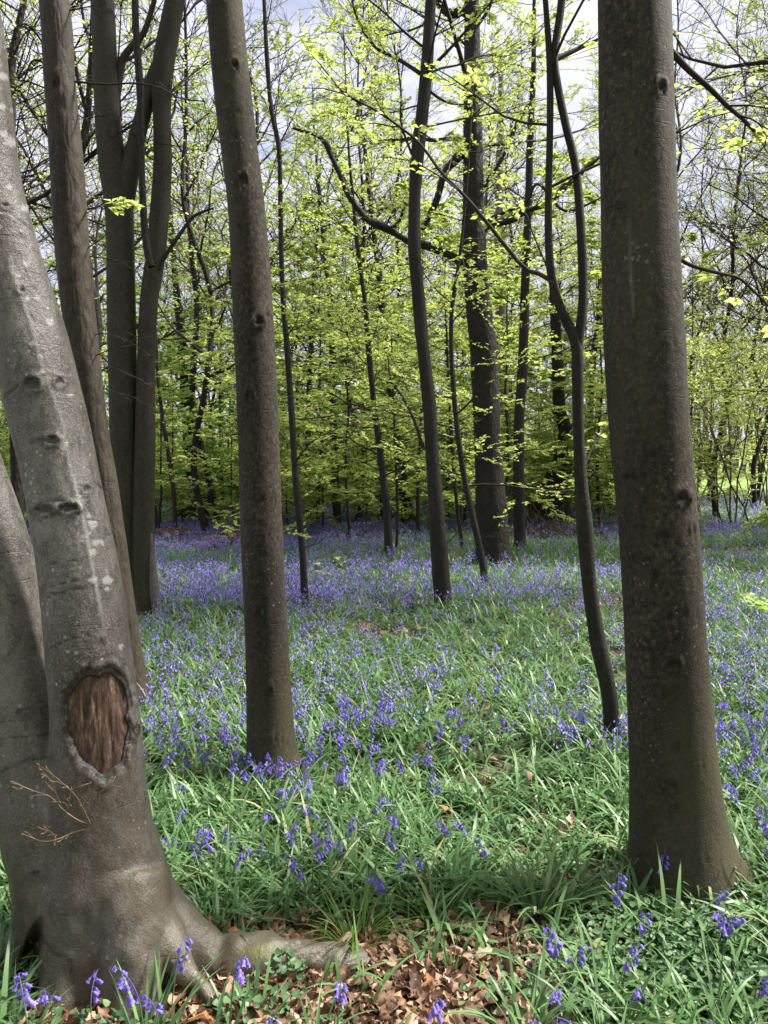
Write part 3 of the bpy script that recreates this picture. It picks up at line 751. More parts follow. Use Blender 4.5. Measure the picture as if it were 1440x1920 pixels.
# scaly conifer trunk behind the wounded beech
t, c = traced_tree('larch_tree', 'reddish brown scaly trunk with dead snags, partly hidden by the wounded beech',
    [(102, 0, 56), (113, 150, 58), (125, 300, 61), (139, 500, 62), (157, 660, 56), (175, 800, 52), (192, 900, 54), (212, 1050, 55), (228, 1170, 56), (240, 1260, 58), (246, 1310, 64)], 'conifer', 48, 260, 12.0, 0.3, 0.15, rough=0.035, seed=13, base=(246, 1320),
    marks=dict(eyes=[(106, 150, 8, 10), (140, 460, 9, 8), (118, 175, 10, 9), (150, 330, 7, 5), (135, 500, 7, 8)], wrinkles=[([(95, 280), (120, 295), (150, 282)], 1.5)]))
YL = c[20, 1]
for k, (pl, w, lf) in enumerate([([(140, 153), (200, 158), (255, 156), (300, 165), (340, 185), (385, 190)], 4.2, 0), ([(145, 215), (160, 222), (185, 218), (215, 215)], 2.6, 0), ([(85, 118), (60, 115), (38, 160), (0, 158)], 4.0, 0), ([(88, 190), (60, 205), (35, 225)], 3.0, 0), ([(84, 165), (50, 152), (30, 150), (0, 140)], 3.2, 0),
                              ([(128, 20), (160, 14), (175, 10)], 3.4, 0), ([(155, 470), (180, 455), (205, 435)], 3.0, 0), ([(165, 480), (200, 485), (272, 495)], 2.4, 0), ([(168, 672), (195, 660), (230, 645), (262, 628)], 2.4, 0), ([(160, 640), (190, 625), (240, 640), (285, 668)], 2.0, 0), ([(170, 690), (210, 690), (250, 705), (290, 728)], 2.0, 0), ([(172, 720), (215, 735), (250, 745), (288, 768)], 1.8, 0),
                              ([(110, 400), (85, 410), (58, 405)], 2.6, 0), ([(90, 95), (65, 60), (45, 45), (20, 60)], 4.0, 0), ([(92, 300), (60, 320), (35, 335)], 2.2, 0)]):
    b = px_branch(pl, YL, YL - 0.25 + 0.1 * (k % 4))
    branch_part(t, spray_branch(RW(60 + k), b, 3, 0, 0.05, 2, 0.35, w * YL / F * 0.5, 0.3, rend=0.45), [M['twig'], M['leaf']], 'branch')
b = px_branch([(165, 392), (185, 388), (215, 385), (242, 380)], YL, YL - 0.4)
branch_part(t, spray_branch(RW(77), b, 4, 6, 0.055, 2, 0.45, 0.006, 0.2), [M['twig'], M['leaf']], 'branch')
high_crown(t, c, 23, 7.0, 12, 2.0)

# forked double trunk
g3 = G(np.array(262.0), np.array(1160.0)); Y3 = g3[1]
root3, c = traced_tree('hornbeam_tree', 'grey-green double trunk forking high above a pale buttressed foot', 
    [(191, 0, 42), (200, 200, 44), (210, 300, 50), (222, 380, 52), (226, 460, 52), (229, 650, 52), (232, 850, 50), (238, 1000, 48), (247, 1100, 50), (254, 1140, 54)], 'grey', 48, 240, 12.0, 0.35, 0.12, rough=0.03, seed=17, base=(262, 1160))
def limb(root, path, Y, mat, S=20, n=90, top=None, name='branch', rough=0.04, Y2=None):
    p = np.array(path, float); Yv = np.linspace(Y, Y if Y2 is None else Y2, len(p))
    cc = P(p[:, 0], p[:, 1], Yv); rr = p[:, 2] * 0.5 * ((cc - CAM) @ FW) / F
    L = np.concatenate([cc, rr[:, None]], 1)
    if top and top > L[0, 2]:
        d = nrm(L[0, :3] - L[1, :3]); k = 4; e = []
        for i in range(1, k + 1): e.append([*(L[0, :3] + d * (top - L[0, 2]) / k * i / max(0.3, d[2])), max(0.01, L[0, 3] * (1 - 0.8 * i / k))])
        L = np.concatenate([np.array(e)[::-1], L])
    V, Fc, c_ = trunk_mesh(L, S, n, rough=rough, seed=len(path))
    build(name, [(V, Fc, 0)], [M[mat]], root, root.location)
    return c_[::-1]
cs = limb(root3, [(328, 0, 36), (305, 130, 40), (304, 220, 33), (305, 320, 34), (292, 480, 36), (280, 560, 34), (275, 660, 33), (272, 800, 36), (270, 900, 38), (268, 1000, 40), (268, 1100, 40), (270, 1170, 42)], Y3 - 0.05, 'grey', 40, 200, 12.0, 'stem')
limb(root3, [(300, 130, 36), (278, 180, 30), (258, 255, 30), (240, 330, 38), (228, 400, 40)], Y3, 'grey', 24, 80)
limb(root3, [(290, 0, 9), (270, 60, 11), (245, 90, 13), (228, 120, 14), (215, 200, 16)], Y3 + 0.05, 'grey', 16, 50, 5.8)
limb(root3, [(253, 0, 13), (256, 80, 13), (262, 156, 14), (265, 243, 12), (268, 382, 13), (276, 470, 14), (284, 500, 14)], Y3 - 0.3, 'dark', 16, 80, 8.0)
limb(root3, [(400, 390, 4), (365, 405, 6), (340, 435, 7), (310, 480, 8), (295, 510, 9)], Y3 - 0.1, 'thin', 12, 30)
limb(root3, [(283, 1000, 6), (286, 1060, 14), (290, 1110, 20), (297, 1165, 16)], Y3 - 0.1, 'beech', 20, 40, name='buttress')
high_crown(root3, c, 24, 7.0, 12, 2.4); high_crown(root3, cs, 25, 7.0, 12, 2.4)

# slim forked sapling in front of the thick trunk
Y10 = G(np.array(1150.0), np.array(1404.0))[1]
t10, c10 = traced_tree('sapling_tree', 'slim crooked grey sapling forking in two, standing beside the thick upright trunk',
    [(1018, -60, 11), (1024, 20, 12), (1031, 130, 13), (1031, 250, 12), (1028, 400, 13), (1033, 510, 15), (1052, 580, 17), (1079, 640, 21), (1083, 700, 21), (1084, 800, 20), (1089, 900, 22), (1098, 1000, 29), (1106, 1100, 27), (1121, 1200, 31), (1142, 1300, 30), (1150, 1392, 28)], 'thin', 28, 200, 7.5, 0.25, 0.05, rough=0.07, seed=31, base=(1150, 1404))
limb(t10, [(1056, -40, 13), (1051, 20, 14), (1040, 100, 14), (1044, 150, 14), (1060, 230, 15), (1080, 320, 15), (1090, 450, 15), (1093, 560, 16), (1086, 630, 18), (1082, 660, 16)], Y10, 'thin', 18, 110, 6.0, rough=0.06)
for k, (pl, w, n2, nl) in enumerate([([(1040, 112), (1086, 90), (1120, 75), (1160, 62)], 11, 4, 4), ([(1032, 525), (1005, 510), (980, 500), (921, 427), (872, 368), (827, 323), (785, 267), (723, 219), (688, 198), (647, 177), (600, 120)], 9, 11, 4), ([(1096, 872), (1110, 840), (1130, 810), (1152, 786)], 6, 3, 4),
                                    ([(1034, 520), (1000, 440), (985, 400), (940, 340)], 4, 5, 3), ([(1090, 530), (1110, 515), (1150, 505)], 5, 3, 4), ([(1082, 330), (1060, 345), (1020, 380)], 4, 4, 4), ([(1087, 690), (1120, 660), (1140, 640)], 4, 3, 5)]):
    b = px_branch(pl, Y10, Y10 + (0.9 if k == 1 else 0.2))
    branch_part(t10, spray_branch(RW(90 + k), b, n2, nl, 0.05, 3, 0.26, w * Y10 / F * 0.5, 0.25, rend=0.35, leaf_p=0.75), [M['twig'], M['leaf']])
branch_part(t10, crown(RW(99), c10[c10[:, 2] > 3.0], 14, 0.0, 1, 1.2, 0.6, 0.4, 4, 3, 5, 0.05, r0=0.009, tw=0.002), [M['twig'], M['leaf']], 'crown')

# ------------------------------------------------------------------ slender trees of the middle distance
def mid_tree(name, label, path, mat, seed, top, base=None, S=18, n=120, cr=None, branches=(), flare=0.3, leafm='leaf', rough=0.085):
    root, c = traced_tree(name, label, path, mat, S, n, top, flare, 0.08, None, rough, seed, base=base)
    Y = c[0, 1]
    for k, (pl, w, n2, nl) in enumerate(branches):
        b = px_branch(pl, Y, Y + 0.25 * ((k % 3) - 1))
        branch_part(root, spray_branch(RW(seed * 10 + k), b, n2, nl, 0.055, 3, 0.28, w * Y / F * 0.5, 0.2, rend=0.4), [M['twig'], M[leafm]])
    low = c[(c[:, 2] > 0.5) & (c[:, 2] < 5.5)]
    stubs = []
    if len(low) > 8:
        stubs = (crown(RW(seed + 900), low, 12, 0, 1, 0.45, 0.30, 0.35, n2=3, n3=2, nleaf=0, r0=0.006, tw=0.0018, wig=0.2))
    if cr:
        for a in cr:
            u = c[(c[:, 2] > a['z0']) & (c[:, 2] < a.get('z1', 99))]
            kw = dict(n2=7, n3=3, nleaf=9, L=0.062, r0=0.014, tw=0.003); kw.update(a.get('kw', {})); a = dict(a, n=int(a['n'] * 1.6))
            o = branch_part(root, crown(RW(seed + 500 + int(a['z0'] * 10)), u, a['n'], 0, 1, a['l'][0], a['l'][1], a.get('el', 0.25), **kw) + (stubs if a['z0'] == cr[0]['z0'] else []), [M['twig'], M[leafm]], 'crown')
    return root, c

mid_tree('beech_tree', 'straight dark unforked trunk in the middle with side branches high up',
    [(808, 0, 20), (800, 130, 22), (783, 290, 25), (777, 380, 24), (777, 470, 24), (785, 560, 26), (795, 660, 24), (805, 760, 24), (811, 860, 25), (818, 960, 27), (827, 1060, 29), (832, 1141, 31)], 'thin', 41, 11, None, 28, 200,
    [dict(z0=5.2, n=18, l=(2.0, 0.8), el=0.4)],
    [([(808, 128), (845, 90), (879, 52), (924, 0)], 7, 7, 3), ([(790, 139), (745, 110), (702, 87), (671, 38), (660, 0)], 8, 8, 4), ([(793, 840), (777, 790), (755, 745), (733, 713), (727, 667)], 7, 4, 4), ([(772, 290), (752, 230), (752, 175), (745, 120)], 5, 5, 3), ([(798, 165), (825, 185), (850, 195), (880, 195)], 6, 5, 3)])
mid_tree('beech_tree', 'very slim wavering stem just right of the second trunk, with airy leaf sprays',
    [(495, 0, 7), (500, 100, 8), (508, 200, 8), (522, 270, 9), (525, 330, 9), (527, 450, 10), (530, 550, 10), (538, 650, 11), (546, 760, 12), (551, 850, 12), (559, 950, 13), (568, 1050, 13), (572, 1148, 14)], 'thin', 42, 8.5, None, 16, 140,
    [dict(z0=2.1, n=22, l=(1.3, 0.7), el=0.2, kw=dict(n2=6, n3=3, nleaf=6, L=0.05, r0=0.008)), dict(z0=0.35, z1=1.3, n=3, l=(0.6, 0.6), el=0.2, kw=dict(n2=4, n3=2, nleaf=5, L=0.05, r0=0.005))],
    [([(551, 870), (570, 845), (590, 825), (640, 800)], 4, 4, 5)])
mid_tree('beech_tree', 'young trunk with a slight bend low down, left of the straight middle trunk',
    [(668, 440, 7), (678, 520, 8), (686, 580, 9), (690, 640, 10), (700, 750, 11), (713, 850, 13), (725, 960, 15), (730, 1052, 16)], 'thin', 43, 9, None, 16, 120,
    [dict(z0=1.4, z1=4.5, n=20, l=(1.9, 1.2), el=0.12), dict(z0=4.5, n=16, l=(1.7, 0.7), el=0.3)])
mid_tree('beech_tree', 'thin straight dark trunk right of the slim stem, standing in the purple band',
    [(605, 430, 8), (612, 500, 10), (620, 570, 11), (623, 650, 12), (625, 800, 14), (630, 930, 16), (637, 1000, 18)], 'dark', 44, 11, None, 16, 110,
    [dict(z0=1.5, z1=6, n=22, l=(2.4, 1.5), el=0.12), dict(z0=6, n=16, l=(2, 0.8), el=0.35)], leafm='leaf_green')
mid_tree('beech_tree', 'dark trunk curving left then thickening at its foot, behind the straight middle trunk',
    [(688, 320, 8), (700, 430, 10), (713, 530, 12), (720, 600, 13), (728, 680, 14), (735, 760, 15), (744, 830, 17), (757, 920, 20), (769, 992, 26)], 'dark', 45, 12, None, 16, 120,
    [dict(z0=2.2, z1=6, n=18, l=(2.2, 1.5), el=0.15), dict(z0=6, n=14, l=(2, 0.8), el=0.35)])
mid_tree('beech_tree', 'slim leaning trunk crossing in front of the leafy oak trunk',
    [(862, 480, 6), (853, 540, 7), (846, 600, 8), (848, 700, 9), (857, 800, 10), (868, 880, 11), (884, 960, 12), (900, 1030, 13), (912, 1104, 15)], 'thin', 46, 7, None, 16, 120,
    [dict(z0=1.2, n=18, l=(1.6, 0.8), el=0.15, kw=dict(L=0.05))])
mid_tree('beech_tree', 'straight grey trunk just right of the leafy oak trunk, bluebells round its foot',
    [(995, 240, 12), (990, 400, 15), (984, 560, 17), (980, 700, 18), (973, 800, 20), (973, 900, 21), (976, 1033, 23)], 'thin', 47, 13, None, 18, 120,
    [dict(z0=3.6, n=24, l=(2.2, 0.8), el=0.25)])
mid_tree('sapling_tree', 'thin dark sapling to the left of the leaning slim trunk by the oak',
    [(838, 640, 4), (842, 740, 5), (848, 840, 6), (855, 930, 7), (867, 1030, 7)], 'dark', 48, 5, None, 10, 60, [dict(z0=1.0, n=9, l=(1.1, 0.5), el=0.2)])
mid_tree('sapling_tree', 'pencil-thin sapling touching the bent young trunk',
    [(738, 760, 4), (742, 860, 5), (745, 960, 5), (743, 1040, 6)], 'thin', 49, 4.5, None, 10, 60, [dict(z0=1.0, n=8, l=(1.0, 0.5), el=0.2)])
mid_tree('beech_tree', 'thin trunk at the back of the purple carpet, left of the thin straight dark trunk',
    [(592, 480, 7), (586, 600, 9), (580, 720, 10), (577, 850, 11), (578, 984, 13)], 'thin', 50, 11, None, 12, 90, [dict(z0=1.8, n=30, l=(2.6, 1.0), el=0.12)], leafm='leaf_green')
# the group by the old stump, far left
mid_tree('beech_tree', 'tall dark trunk rising beside the black stump on the far bluebells',
    [(320, 420, 11), (330, 540, 13), (341, 640, 16), (348, 770, 17), (356, 880, 18), (364, 975, 20)], 'dark', 51, 14, None, 14, 90, [dict(z0=5.0, n=26, l=(2.6, 1.0), el=0.15)], leafm='leaf_green')
mid_tree('beech_tree', 'wavy thin trunk leaning left, just right of the black stump',
    [(358, 470, 9), (368, 560, 10), (367, 640, 11), (360, 750, 12), (374, 830, 13), (393, 900, 13), (408, 992, 14)], 'dark', 52, 12, None, 14, 90, [dict(z0=4.0, n=22, l=(2.4, 1.0), el=0.15)], leafm='leaf_green')
mid_tree('sapling_tree', 'reddish thin sapling left of the black stump beside a mound of brown leaves',
    [(290, 590, 6), (295, 690, 7), (303, 770, 8), (314, 840, 8), (325, 920, 9), (329, 1003, 10)], 'conifer', 53, 9, None, 12, 80, [dict(z0=3.4, n=16, l=(1.8, 0.8), el=0.15)], leafm='leaf_green')
mid_tree('sapling_tree', 'short dark leaning stem emerging from behind the double trunk',
    [(262, 780, 7), (276, 870, 8), (288, 940, 9), (299, 1010, 11)], 'dark', 54, 6, None, 10, 50, [dict(z0=2.4, n=10, l=(1.4, 0.6), el=0.2)], leafm='leaf_green')
mid_tree('beech_tree', 'dark trunk seen in the gap between the slim sapling and the thick upright trunk',
    [(1122, 600, 11), (1112, 680, 12), (1107, 800, 12), (1107, 900, 13), (1110, 965, 14)], 'dark', 55, 10, None, 12, 80, [dict(z0=2.0, n=24, l=(2.4, 1.0), el=0.2)])

# leafy oak: thick trunk with heavy crooked limbs
t7, c7 = traced_tree('oak_tree', 'thick dark oak trunk with heavy crooked limbs and yellow-green shoots up its length',
    [(884, 0, 27), (886, 150, 31), (887, 300, 37), (889, 430, 42), (896, 560, 46), (907, 650, 50), (910, 720, 51), (915, 850, 52), (922, 1000, 58), (926, 1050, 64)], 'dark', 44, 200, 15, 0.45, 0.12, None, 0.05, 61, base=(925, 1062))
Y7 = c7[0, 1]
for pl in ([(549, 240, 8), (602, 259, 12), (625, 300, 15), (654, 365, 17), (688, 410, 19), (723, 427, 19), (760, 450, 20), (792, 458, 21), (820, 469, 22), (862, 490, 24), (890, 520, 24)],
           [(792, 430, 13), (810, 395, 17), (820, 370, 19), (834, 323, 22), (865, 288, 24), (885, 270, 22)],
           [(1130, 290, 9), (1079, 333, 13), (1034, 375, 16), (980, 399, 19), (956, 413, 20), (914, 424, 22), (895, 440, 22)],
           [(1130, 370, 5), (1060, 395, 9), (1010, 345, 9), (985, 380, 10), (940, 400, 12), (900, 420, 14)],
           [(810, -20, 20), (828, 14, 20), (846, 26, 20), (868, 22, 18), (886, 40, 18)],
           [(1000, 180, 6), (965, 240, 9), (940, 300, 10), (900, 360, 12)], [(760, 380, 6), (745, 420, 8), (720, 428, 9)]):
    limb(t7, [(a_, b_, w_ * 0.68) for a_, b_, w_ in pl], Y7, 'dark', 14, 90, rough=0.16, Y2=Y7)
    b = px_branch([(p[0], p[1]) for p in pl], Y7)
    ch = spray_branch(RW(700 + len(pl) + int(pl[0][0])), b[::-1], 16, 3, 0.055, 3, 0.3, 0.02, 0.25, leaf_p=0.55)
    branch_part(t7, ch, [M['twig'], M['leaf']], 'twig')
# shoots on the trunk
r = RW(71)
branch_part(t7, crown(r, c7[(c7[:, 2] > 0.25) & (c7[:, 2] < 8)], 60, 0, 1, 0.6, 0.5, 0.3, 3, 3, 5, 0.055, r0=0.006, tw=0.002), [M['twig'], M['leaf']], 'shoot')
branch_part(t7, crown(RW(72), c7[c7[:, 2] > 6.5], 22, 0, 1, 3.2, 1.2, 0.5, 6, 4, 4, 0.06, r0=0.04, leaf_p=0.5), [M['twig'], M['leaf']], 'crown')

# old twisted trunk with brushwood at its foot
t9, c9 = traced_tree('old_tree', 'twisted thick old trunk bending sharply, brushwood heaped round its base',
    [(1046, 690, 22), (1047, 735, 23), (1051, 775, 25), (1061, 812, 28), (1058, 850, 34), (1046, 895, 44), (1036, 950, 66), (1034, 985, 80)], 'dark', 30, 120, 9, 0.3, 0.2, None, 0.1, 63, base=(1034, 985))
branch_part(t9, crown(RW(73), c9[c9[:, 2] > 2.6], 18, 0, 1, 2.4, 1.0, 0.4, 5, 3, 5, 0.06, r0=0.03, leaf_p=0.7), [M['twig'], M['leaf']], 'crown')
gb = G(np.array(1030.0), np.array(1010.0))
r = RW(74); nb = 160
p0 = gb + np.stack([r.normal(size=nb) * 0.9, r.normal(size=nb) * 0.5, 0.02 + 0 * r.random(nb)], 1)
B = curves(r, p0, np.stack([r.normal(size=nb), r.normal(size=nb), np.abs(r.normal(size=nb)) * 0.6 + 0.1], 1), r.uniform(0.5, 1.4, nb), 7, 0.25, -0.03)
V, Fc = tubes(B, taper(nb, 7, np.full(nb, 0.012), np.full(nb, 0.004)), 4)
tag(build('brush_pile', [(V, Fc, 0)], [M['bare_twig']], None, gb), 'heap of grey dead brushwood at the foot of the twisted old trunk', 'brushwood')

# bare pale tree in the gap beyond the oak
mid_tree('ash_tree', 'pale grey bare tree against the sky beyond the oak, limbs spreading',
    [(940, 120, 9), (938, 243, 13), (936, 330, 16), (935, 420, 18), (938, 560, 20), (942, 700, 22), (948, 960, 26)], 'beech', 64, 16, (948, 962), 14, 90,
    [dict(z0=4.0, n=22, l=(4.0, 1.2), el=0.6, kw=dict(n2=7, n3=5, nleaf=0, r0=0.04, tw=0.006))])
# dark tree behind the wounded beech, top left
mid_tree('beech_tree', 'dark narrow tree with bare branches half hidden behind the leaning wounded beech',
    [(45, 0, 11), (32, 60, 13), (22, 130, 15), (20, 300, 17), (22, 500, 18), (26, 700, 19), (34, 1000, 22), (38, 1110, 24)], 'dark', 65, 11, None, 14, 90,
    [dict(z0=2.5, n=34, l=(1.8, 1.2), el=0.3, kw=dict(n2=5, n3=3, nleaf=2, r0=0.014, leaf_p=0.3))])

# stump and leaf mounds on the far left
gs = G(np.array(376.0), np.array(985.0)); s_ = gs[1] / F
rS = RW(80)
Ls = np.array([[0, 0, 0.72, 0.46], [0.02, 0, 0.55, 0.50], [0, 0, 0.25, 0.56], [0, 0, -0.1, 0.68]]) ; Ls[:, :3] += gs
V, Fc, cst = trunk_mesh(Ls, 40, 26, 0.4, 0.2, [(0.2, 8, 1.2), (3.0, 8, 1.0), (5, 8, .8)], 0.12, 8, gs[2])
top = V[:40]; V = V.copy(); V[:40, 2] += 0.10 * NZ(top, 9) + rS.normal(size=40) * 0.05
V = np.concatenate([V, top.mean(0, keepdims=True) - np.array([[0, 0, 0.18]])]); tri = np.stack([np.full(40, len(V) - 1), np.arange(40), (np.arange(40) + 1) % 40], 1)
V[:, 1] -= 0.6
st = empty('tree_stump', gs, 'low black rotting stump with a jagged rim on the far bluebells', 'stump')
M['rot'] = plain('rotting_black_wood', (0.006, 0.004, 0.003), (0.03, 0.02, 0.014), 9, 0.9, 0.8)
build('trunk', [(V, Fc, 0), (V, tri, 0)], [M['rot']], st, st.location)
rt = [[0.3, 0, 0.25, 0.12], [0.7, -0.1, 0.12, 0.09], [1.1, -0.1, 0.05, 0.05]]; rt = np.array(rt); rt[:, :3] += gs
V, Fc, _ = trunk_mesh(rt, 14, 20, rough=0.12, seed=4); build('root', [(V, Fc, 0)], [M['dark']], st, st.location)

def dead_leaf_chunk(r, pos, size, rnd=None, mi=0, lift=0.0):
    """curled, crumpled dead leaves, a 5x7 grid each, bent and rolled"""
    n = len(pos); u = np.linspace(-1, 1, 5); v = np.linspace(0, 1, 7)
    prof = np.array([0.06, 0.62, 0.92, 1.0, 0.85, 0.5, 0.03])
    az = r.uniform(0, 6.28, n); ax = nrm(np.stack([np.cos(az), np.sin(az), r.normal(size=n) * 0.45], 1))
    nn = nrm(np.array([0, 0, 1.0]) + r.normal(size=(n, 3)) * 0.6); s = nrm(np.cross(nn, ax)); nn = np.cross(ax, s)
    e = lambda a: np.asarray(a).reshape(-1, 1, 1, 1)
    L = e(size); W = L * e(r.uniform(0.22, 0.42, n)); roll = e(r.normal(size=n) * 0.9); cv = e(r.normal(size=n) * 0.7)
    uu = u[None, None, :, None]; vv = v[None, :, None, None]; pf = prof[None, :, None, None] * (1 + 0.28 * r.normal(size=(n, 7, 1, 1)) * np.array([0, 1, 1, 1, 1, 1, 0.]).reshape(1, 7, 1, 1))
    a = roll * uu * pf; sw = np.sinc(a / math.pi); x = uu * pf * W * sw; h = uu * pf * W * np.sin(a / 2) * np.where(a == 0, 0, 1) * 1.1
    h = h + cv * ((vv - 0.5) ** 2 - 0.25) * L * 0.9 + r.normal(size=(n, 7, 5, 1)) * 0.035 * L + np.abs(uu) * pf * W * 0.18
    y = (vv - 0.5) * L + r.normal(size=(n, 7, 5, 1)) * 0.02 * L
    V = pos[:, None, None] + ax[:, None, None] * y + s[:, None, None] * x + nn[:, None, None] * h
    V = V.reshape(-1, 3)
    q = np.array([[a_ * 5 + b_, a_ * 5 + b_ + 1, a_ * 5 + b_ + 6, a_ * 5 + b_ + 5] for a_ in range(6) for b_ in range(4)])
    Fc = (np.arange(n)[:, None, None] * 35 + q[None]).reshape(-1, 4)
    rv = r.random(n) if rnd is None else rnd
    return V, Fc, mi, {'rnd': np.clip(np.repeat(rv, 35) + r.normal(size=n * 35) * 0.05, 0, 1)}

for (x, y, w, lab) in ((325, 1012, 0.75, 'low mound of brown leaves between two leaning stems far off'), (428, 1026, 0.8, 'orange-brown mound of fallen leaves beside the second trunk, far off in bluebells')):
    gm = G(np.array(float(x)), np.array(float(y))); r = RW(x)
    n = 420; a = r.uniform(0, 6.28, n); rr = np.sqrt(r.random(n)); hz = (1 - rr ** 2) * 0.22
    pos = gm + np.stack([np.cos(a) * rr * w, np.sin(a) * rr * w * 0.7, hz + 0.02], 1)
    tag(build('leaf_pile', [dead_leaf_chunk(r, pos, r.uniform(0.09, 0.16, n), np.clip(r.normal(0.45, 0.25, n), 0, 0.99))], [M['dead']], None, gm), lab, 'leaf pile')

# ------------------------------------------------------------------ woods behind: prototypes and copies
def proto(name, h, r0, crn, mats, seed, sway=0.05):
    r = RW(seed); k = 10
    pts = np.zeros((k, 4)); pts[:, 2] = np.linspace(-0.15, h, k); pts[:, :2] = np.cumsum(r.normal(size=(k, 2)) * sway * h / k, 0); pts[:, 3] = r0 * (1 - 0.9 * np.linspace(0, 1, k) ** 0.9)
    V, Fc, c = trunk_mesh(pts[::-1], 10, 50, 0.3, 0.15, [(1, 8, .6), (3, 8, .6), (5, 8, .6)], 0.05, seed, 0.0)
    root = bpy.data.objects.new(name, None); col.objects.link(root); root["category"] = 'tree'
    build('trunk', [(V, Fc, 0)], [mats[0]], root, (0, 0, 0))
    build('crown', crown(r, c[::-1], **crn), [mats[1], mats[2]], root, (0, 0, 0))
    return root
leafy = [proto('young_beech', h, 0.06, dict(n1=n1, t0=0.10, t1=1.0, len0=l0, len1=0.6, elev=el, n2=9, n3=4, nleaf=12, L=0.095, flat=0.12, r0=0.02, up1=0.0, tw=0.005, tilt=0.3), [M['thin'], M['twig'], M[lm]], s)
         for h, n1, l0, el, lm, s in ((8.0, 30, 2.8, 0.05, 'leaf_green', 201), (10.0, 34, 3.2, 0.12, 'leaf', 202), (6.5, 26, 2.6, 0.1, 'leaf_green', 203))]
tall = [proto('tall_tree', h, 0.105, dict(n1=34, t0=0.22, t1=1.0, len0=4.2, len1=1.0, elev=0.75, n2=9, n3=6, nleaf=nl, L=0.07, flat=0.5, r0=0.045, leaf_p=lp, up1=0.06, tw=0.006, l2=0.5, l3=0.5, wig=0.16), [M['dark'], M[tm], M[lm]], s, 0.16)
        for h, nl, lp, tm, lm, s in ((20, 7, 0.35, 'twig', 'leaf', 211), (23, 6, 0.18, 'bare_twig', 'leaf', 212), (18, 8, 0.5, 'twig', 'leaf', 213))]
def bush_proto(seed, h, lm, L=0.07, bare=0.85, low=0.12, n=16, lean=0.6):
    r = RW(seed); root = bpy.data.objects.new('shrub', None); col.objects.link(root); root["category"] = 'shrub'
    az = r.uniform(0, 6.28, n)
    B = curves(r, np.stack([r.normal(size=n) * 0.3, r.normal(size=n) * 0.3, np.full(n, -0.1)], 1), np.stack([np.cos(az) * lean, np.sin(az) * lean, np.ones(n)], 1), r.uniform(0.7, 1.2, n) * h, 9, 0.18, 0.02)
    V, Fc = tubes(B, taper(n, 9, np.full(n, 0.03), np.full(n, 0.008)), 5); ch = [(V, Fc, 0)]
    p2, t2, i2, f2 = sample(r, B, 14, low, 1.0)
    B2 = curves(r, p2, side_dirs(r, t2, 0.8, 0.8), h * 0.32 * r.uniform(0.5, 1.3, len(p2)), 6, 0.2)
    V, Fc = tubes(B2, taper(len(B2), 6, np.full(len(B2), 0.009), np.full(len(B2), 0.004)), 3); ch.append((V, Fc, 0))
    p3, t3, i3, f3 = sample(r, B2, 5, 0.15, 1.0)
    B3 = curves(r, p3, side_dirs(r, t3, 0.8, 0.8), h * 0.12 * r.uniform(0.5, 1.3, len(p3)), 4, 0.2)
    V, Fc = tubes(B3, taper(len(B3), 4, np.full(len(B3), 0.005), np.full(len(B3), 0.003)), 3); ch.append((V, Fc, 0))
    build('stem', ch, [M['bare_twig']], root, (0, 0, 0))
    Bk = B3[r.random(len(B3)) < bare]; p, tn, ii, ff = sample(r, Bk, 9, 0.1, 1.0); sz = L * r.uniform(0.7, 1.3, len(p))
    V, Fc, rv = leaves(r, p, side_dirs(r, tn, 0.9, 0.6), sz, sz * 0.7, 0.6)
    build('foliage', [(V, Fc, 0, {'rnd': rv})], [M[lm]], root, (0, 0, 0))
    return root
bush = [bush_proto(221, 4.2, 'leaf'), bush_proto(222, 3.0, 'leaf'), bush_proto(223, 1.6, 'leaf_green', 0.06), bush_proto(224, 6.2, 'leaf', 0.09, 1.0, 0.48, 6, 0.22)]

ZONES = [(-400, 205, 'behind the wounded beech'), (205, 290, 'behind the double trunk'), (290, 440, 'between the double trunk and the second trunk'), (440, 535, 'behind the second trunk'), (535, 640, 'right of the slim wavering stem'),
         (640, 770, 'left of the straight middle trunk'), (770, 870, 'between the middle trunk and the oak'), (870, 990, 'behind the oak'), (990, 1130, 'around the twisted old trunk'), (1130, 1290, 'behind the thick upright trunk'), (1290, 2000, 'right of the thick upright trunk')]
def zone(px):
    for a, b, s in ZONES:
        if a <= px < b: return s
    return 'at the wood edge'
used = set()
def place(protos, k, px, Y, rz, sc, kind, group):
    x = (px - CX) / F * Y; o = protos[k]; z = ground_z(x, Y)
    far = 'far back' if Y > 34 else ('further back' if Y > 25 else 'nearer')
    label = kind + ' ' + zone(px) + ', ' + far
    if k not in used or id(o) not in used:
        used.add(id(o)); used.add(k)
        o.location = (float(x), float(Y), float(z)); o.rotation_euler = (0, 0, rz); o.scale = (sc,) * 3; tag(o, label, None, group); return o
    return dup(o, (x, Y, z), rz, sc, label, group)
rp = random.Random(5)
KL = ['level-layered fresh green young beech', 'yellow-green young beech', 'small bushy fresh green beech']
spots = []
for px in range(-60, 1560, 80): spots.append((px + rp.uniform(-25, 25), rp.uniform(23, 31)))
for px in range(-160, 1660, 100): spots.append((px + rp.uniform(-30, 30), rp.uniform(31, 42)))
for i, (px, Y) in enumerate(spots):
    if 1285 < px < 1600: continue
    k = rp.choice((0, 1, 2, 0, 1)) if i > 2 else i
    place(leafy, k, px, Y, rp.uniform(0, 6.28), rp.uniform(0.8, 1.25) * (1.0 if Y < 31 else 1.1), KL[k], 'young beeches in the wood behind')
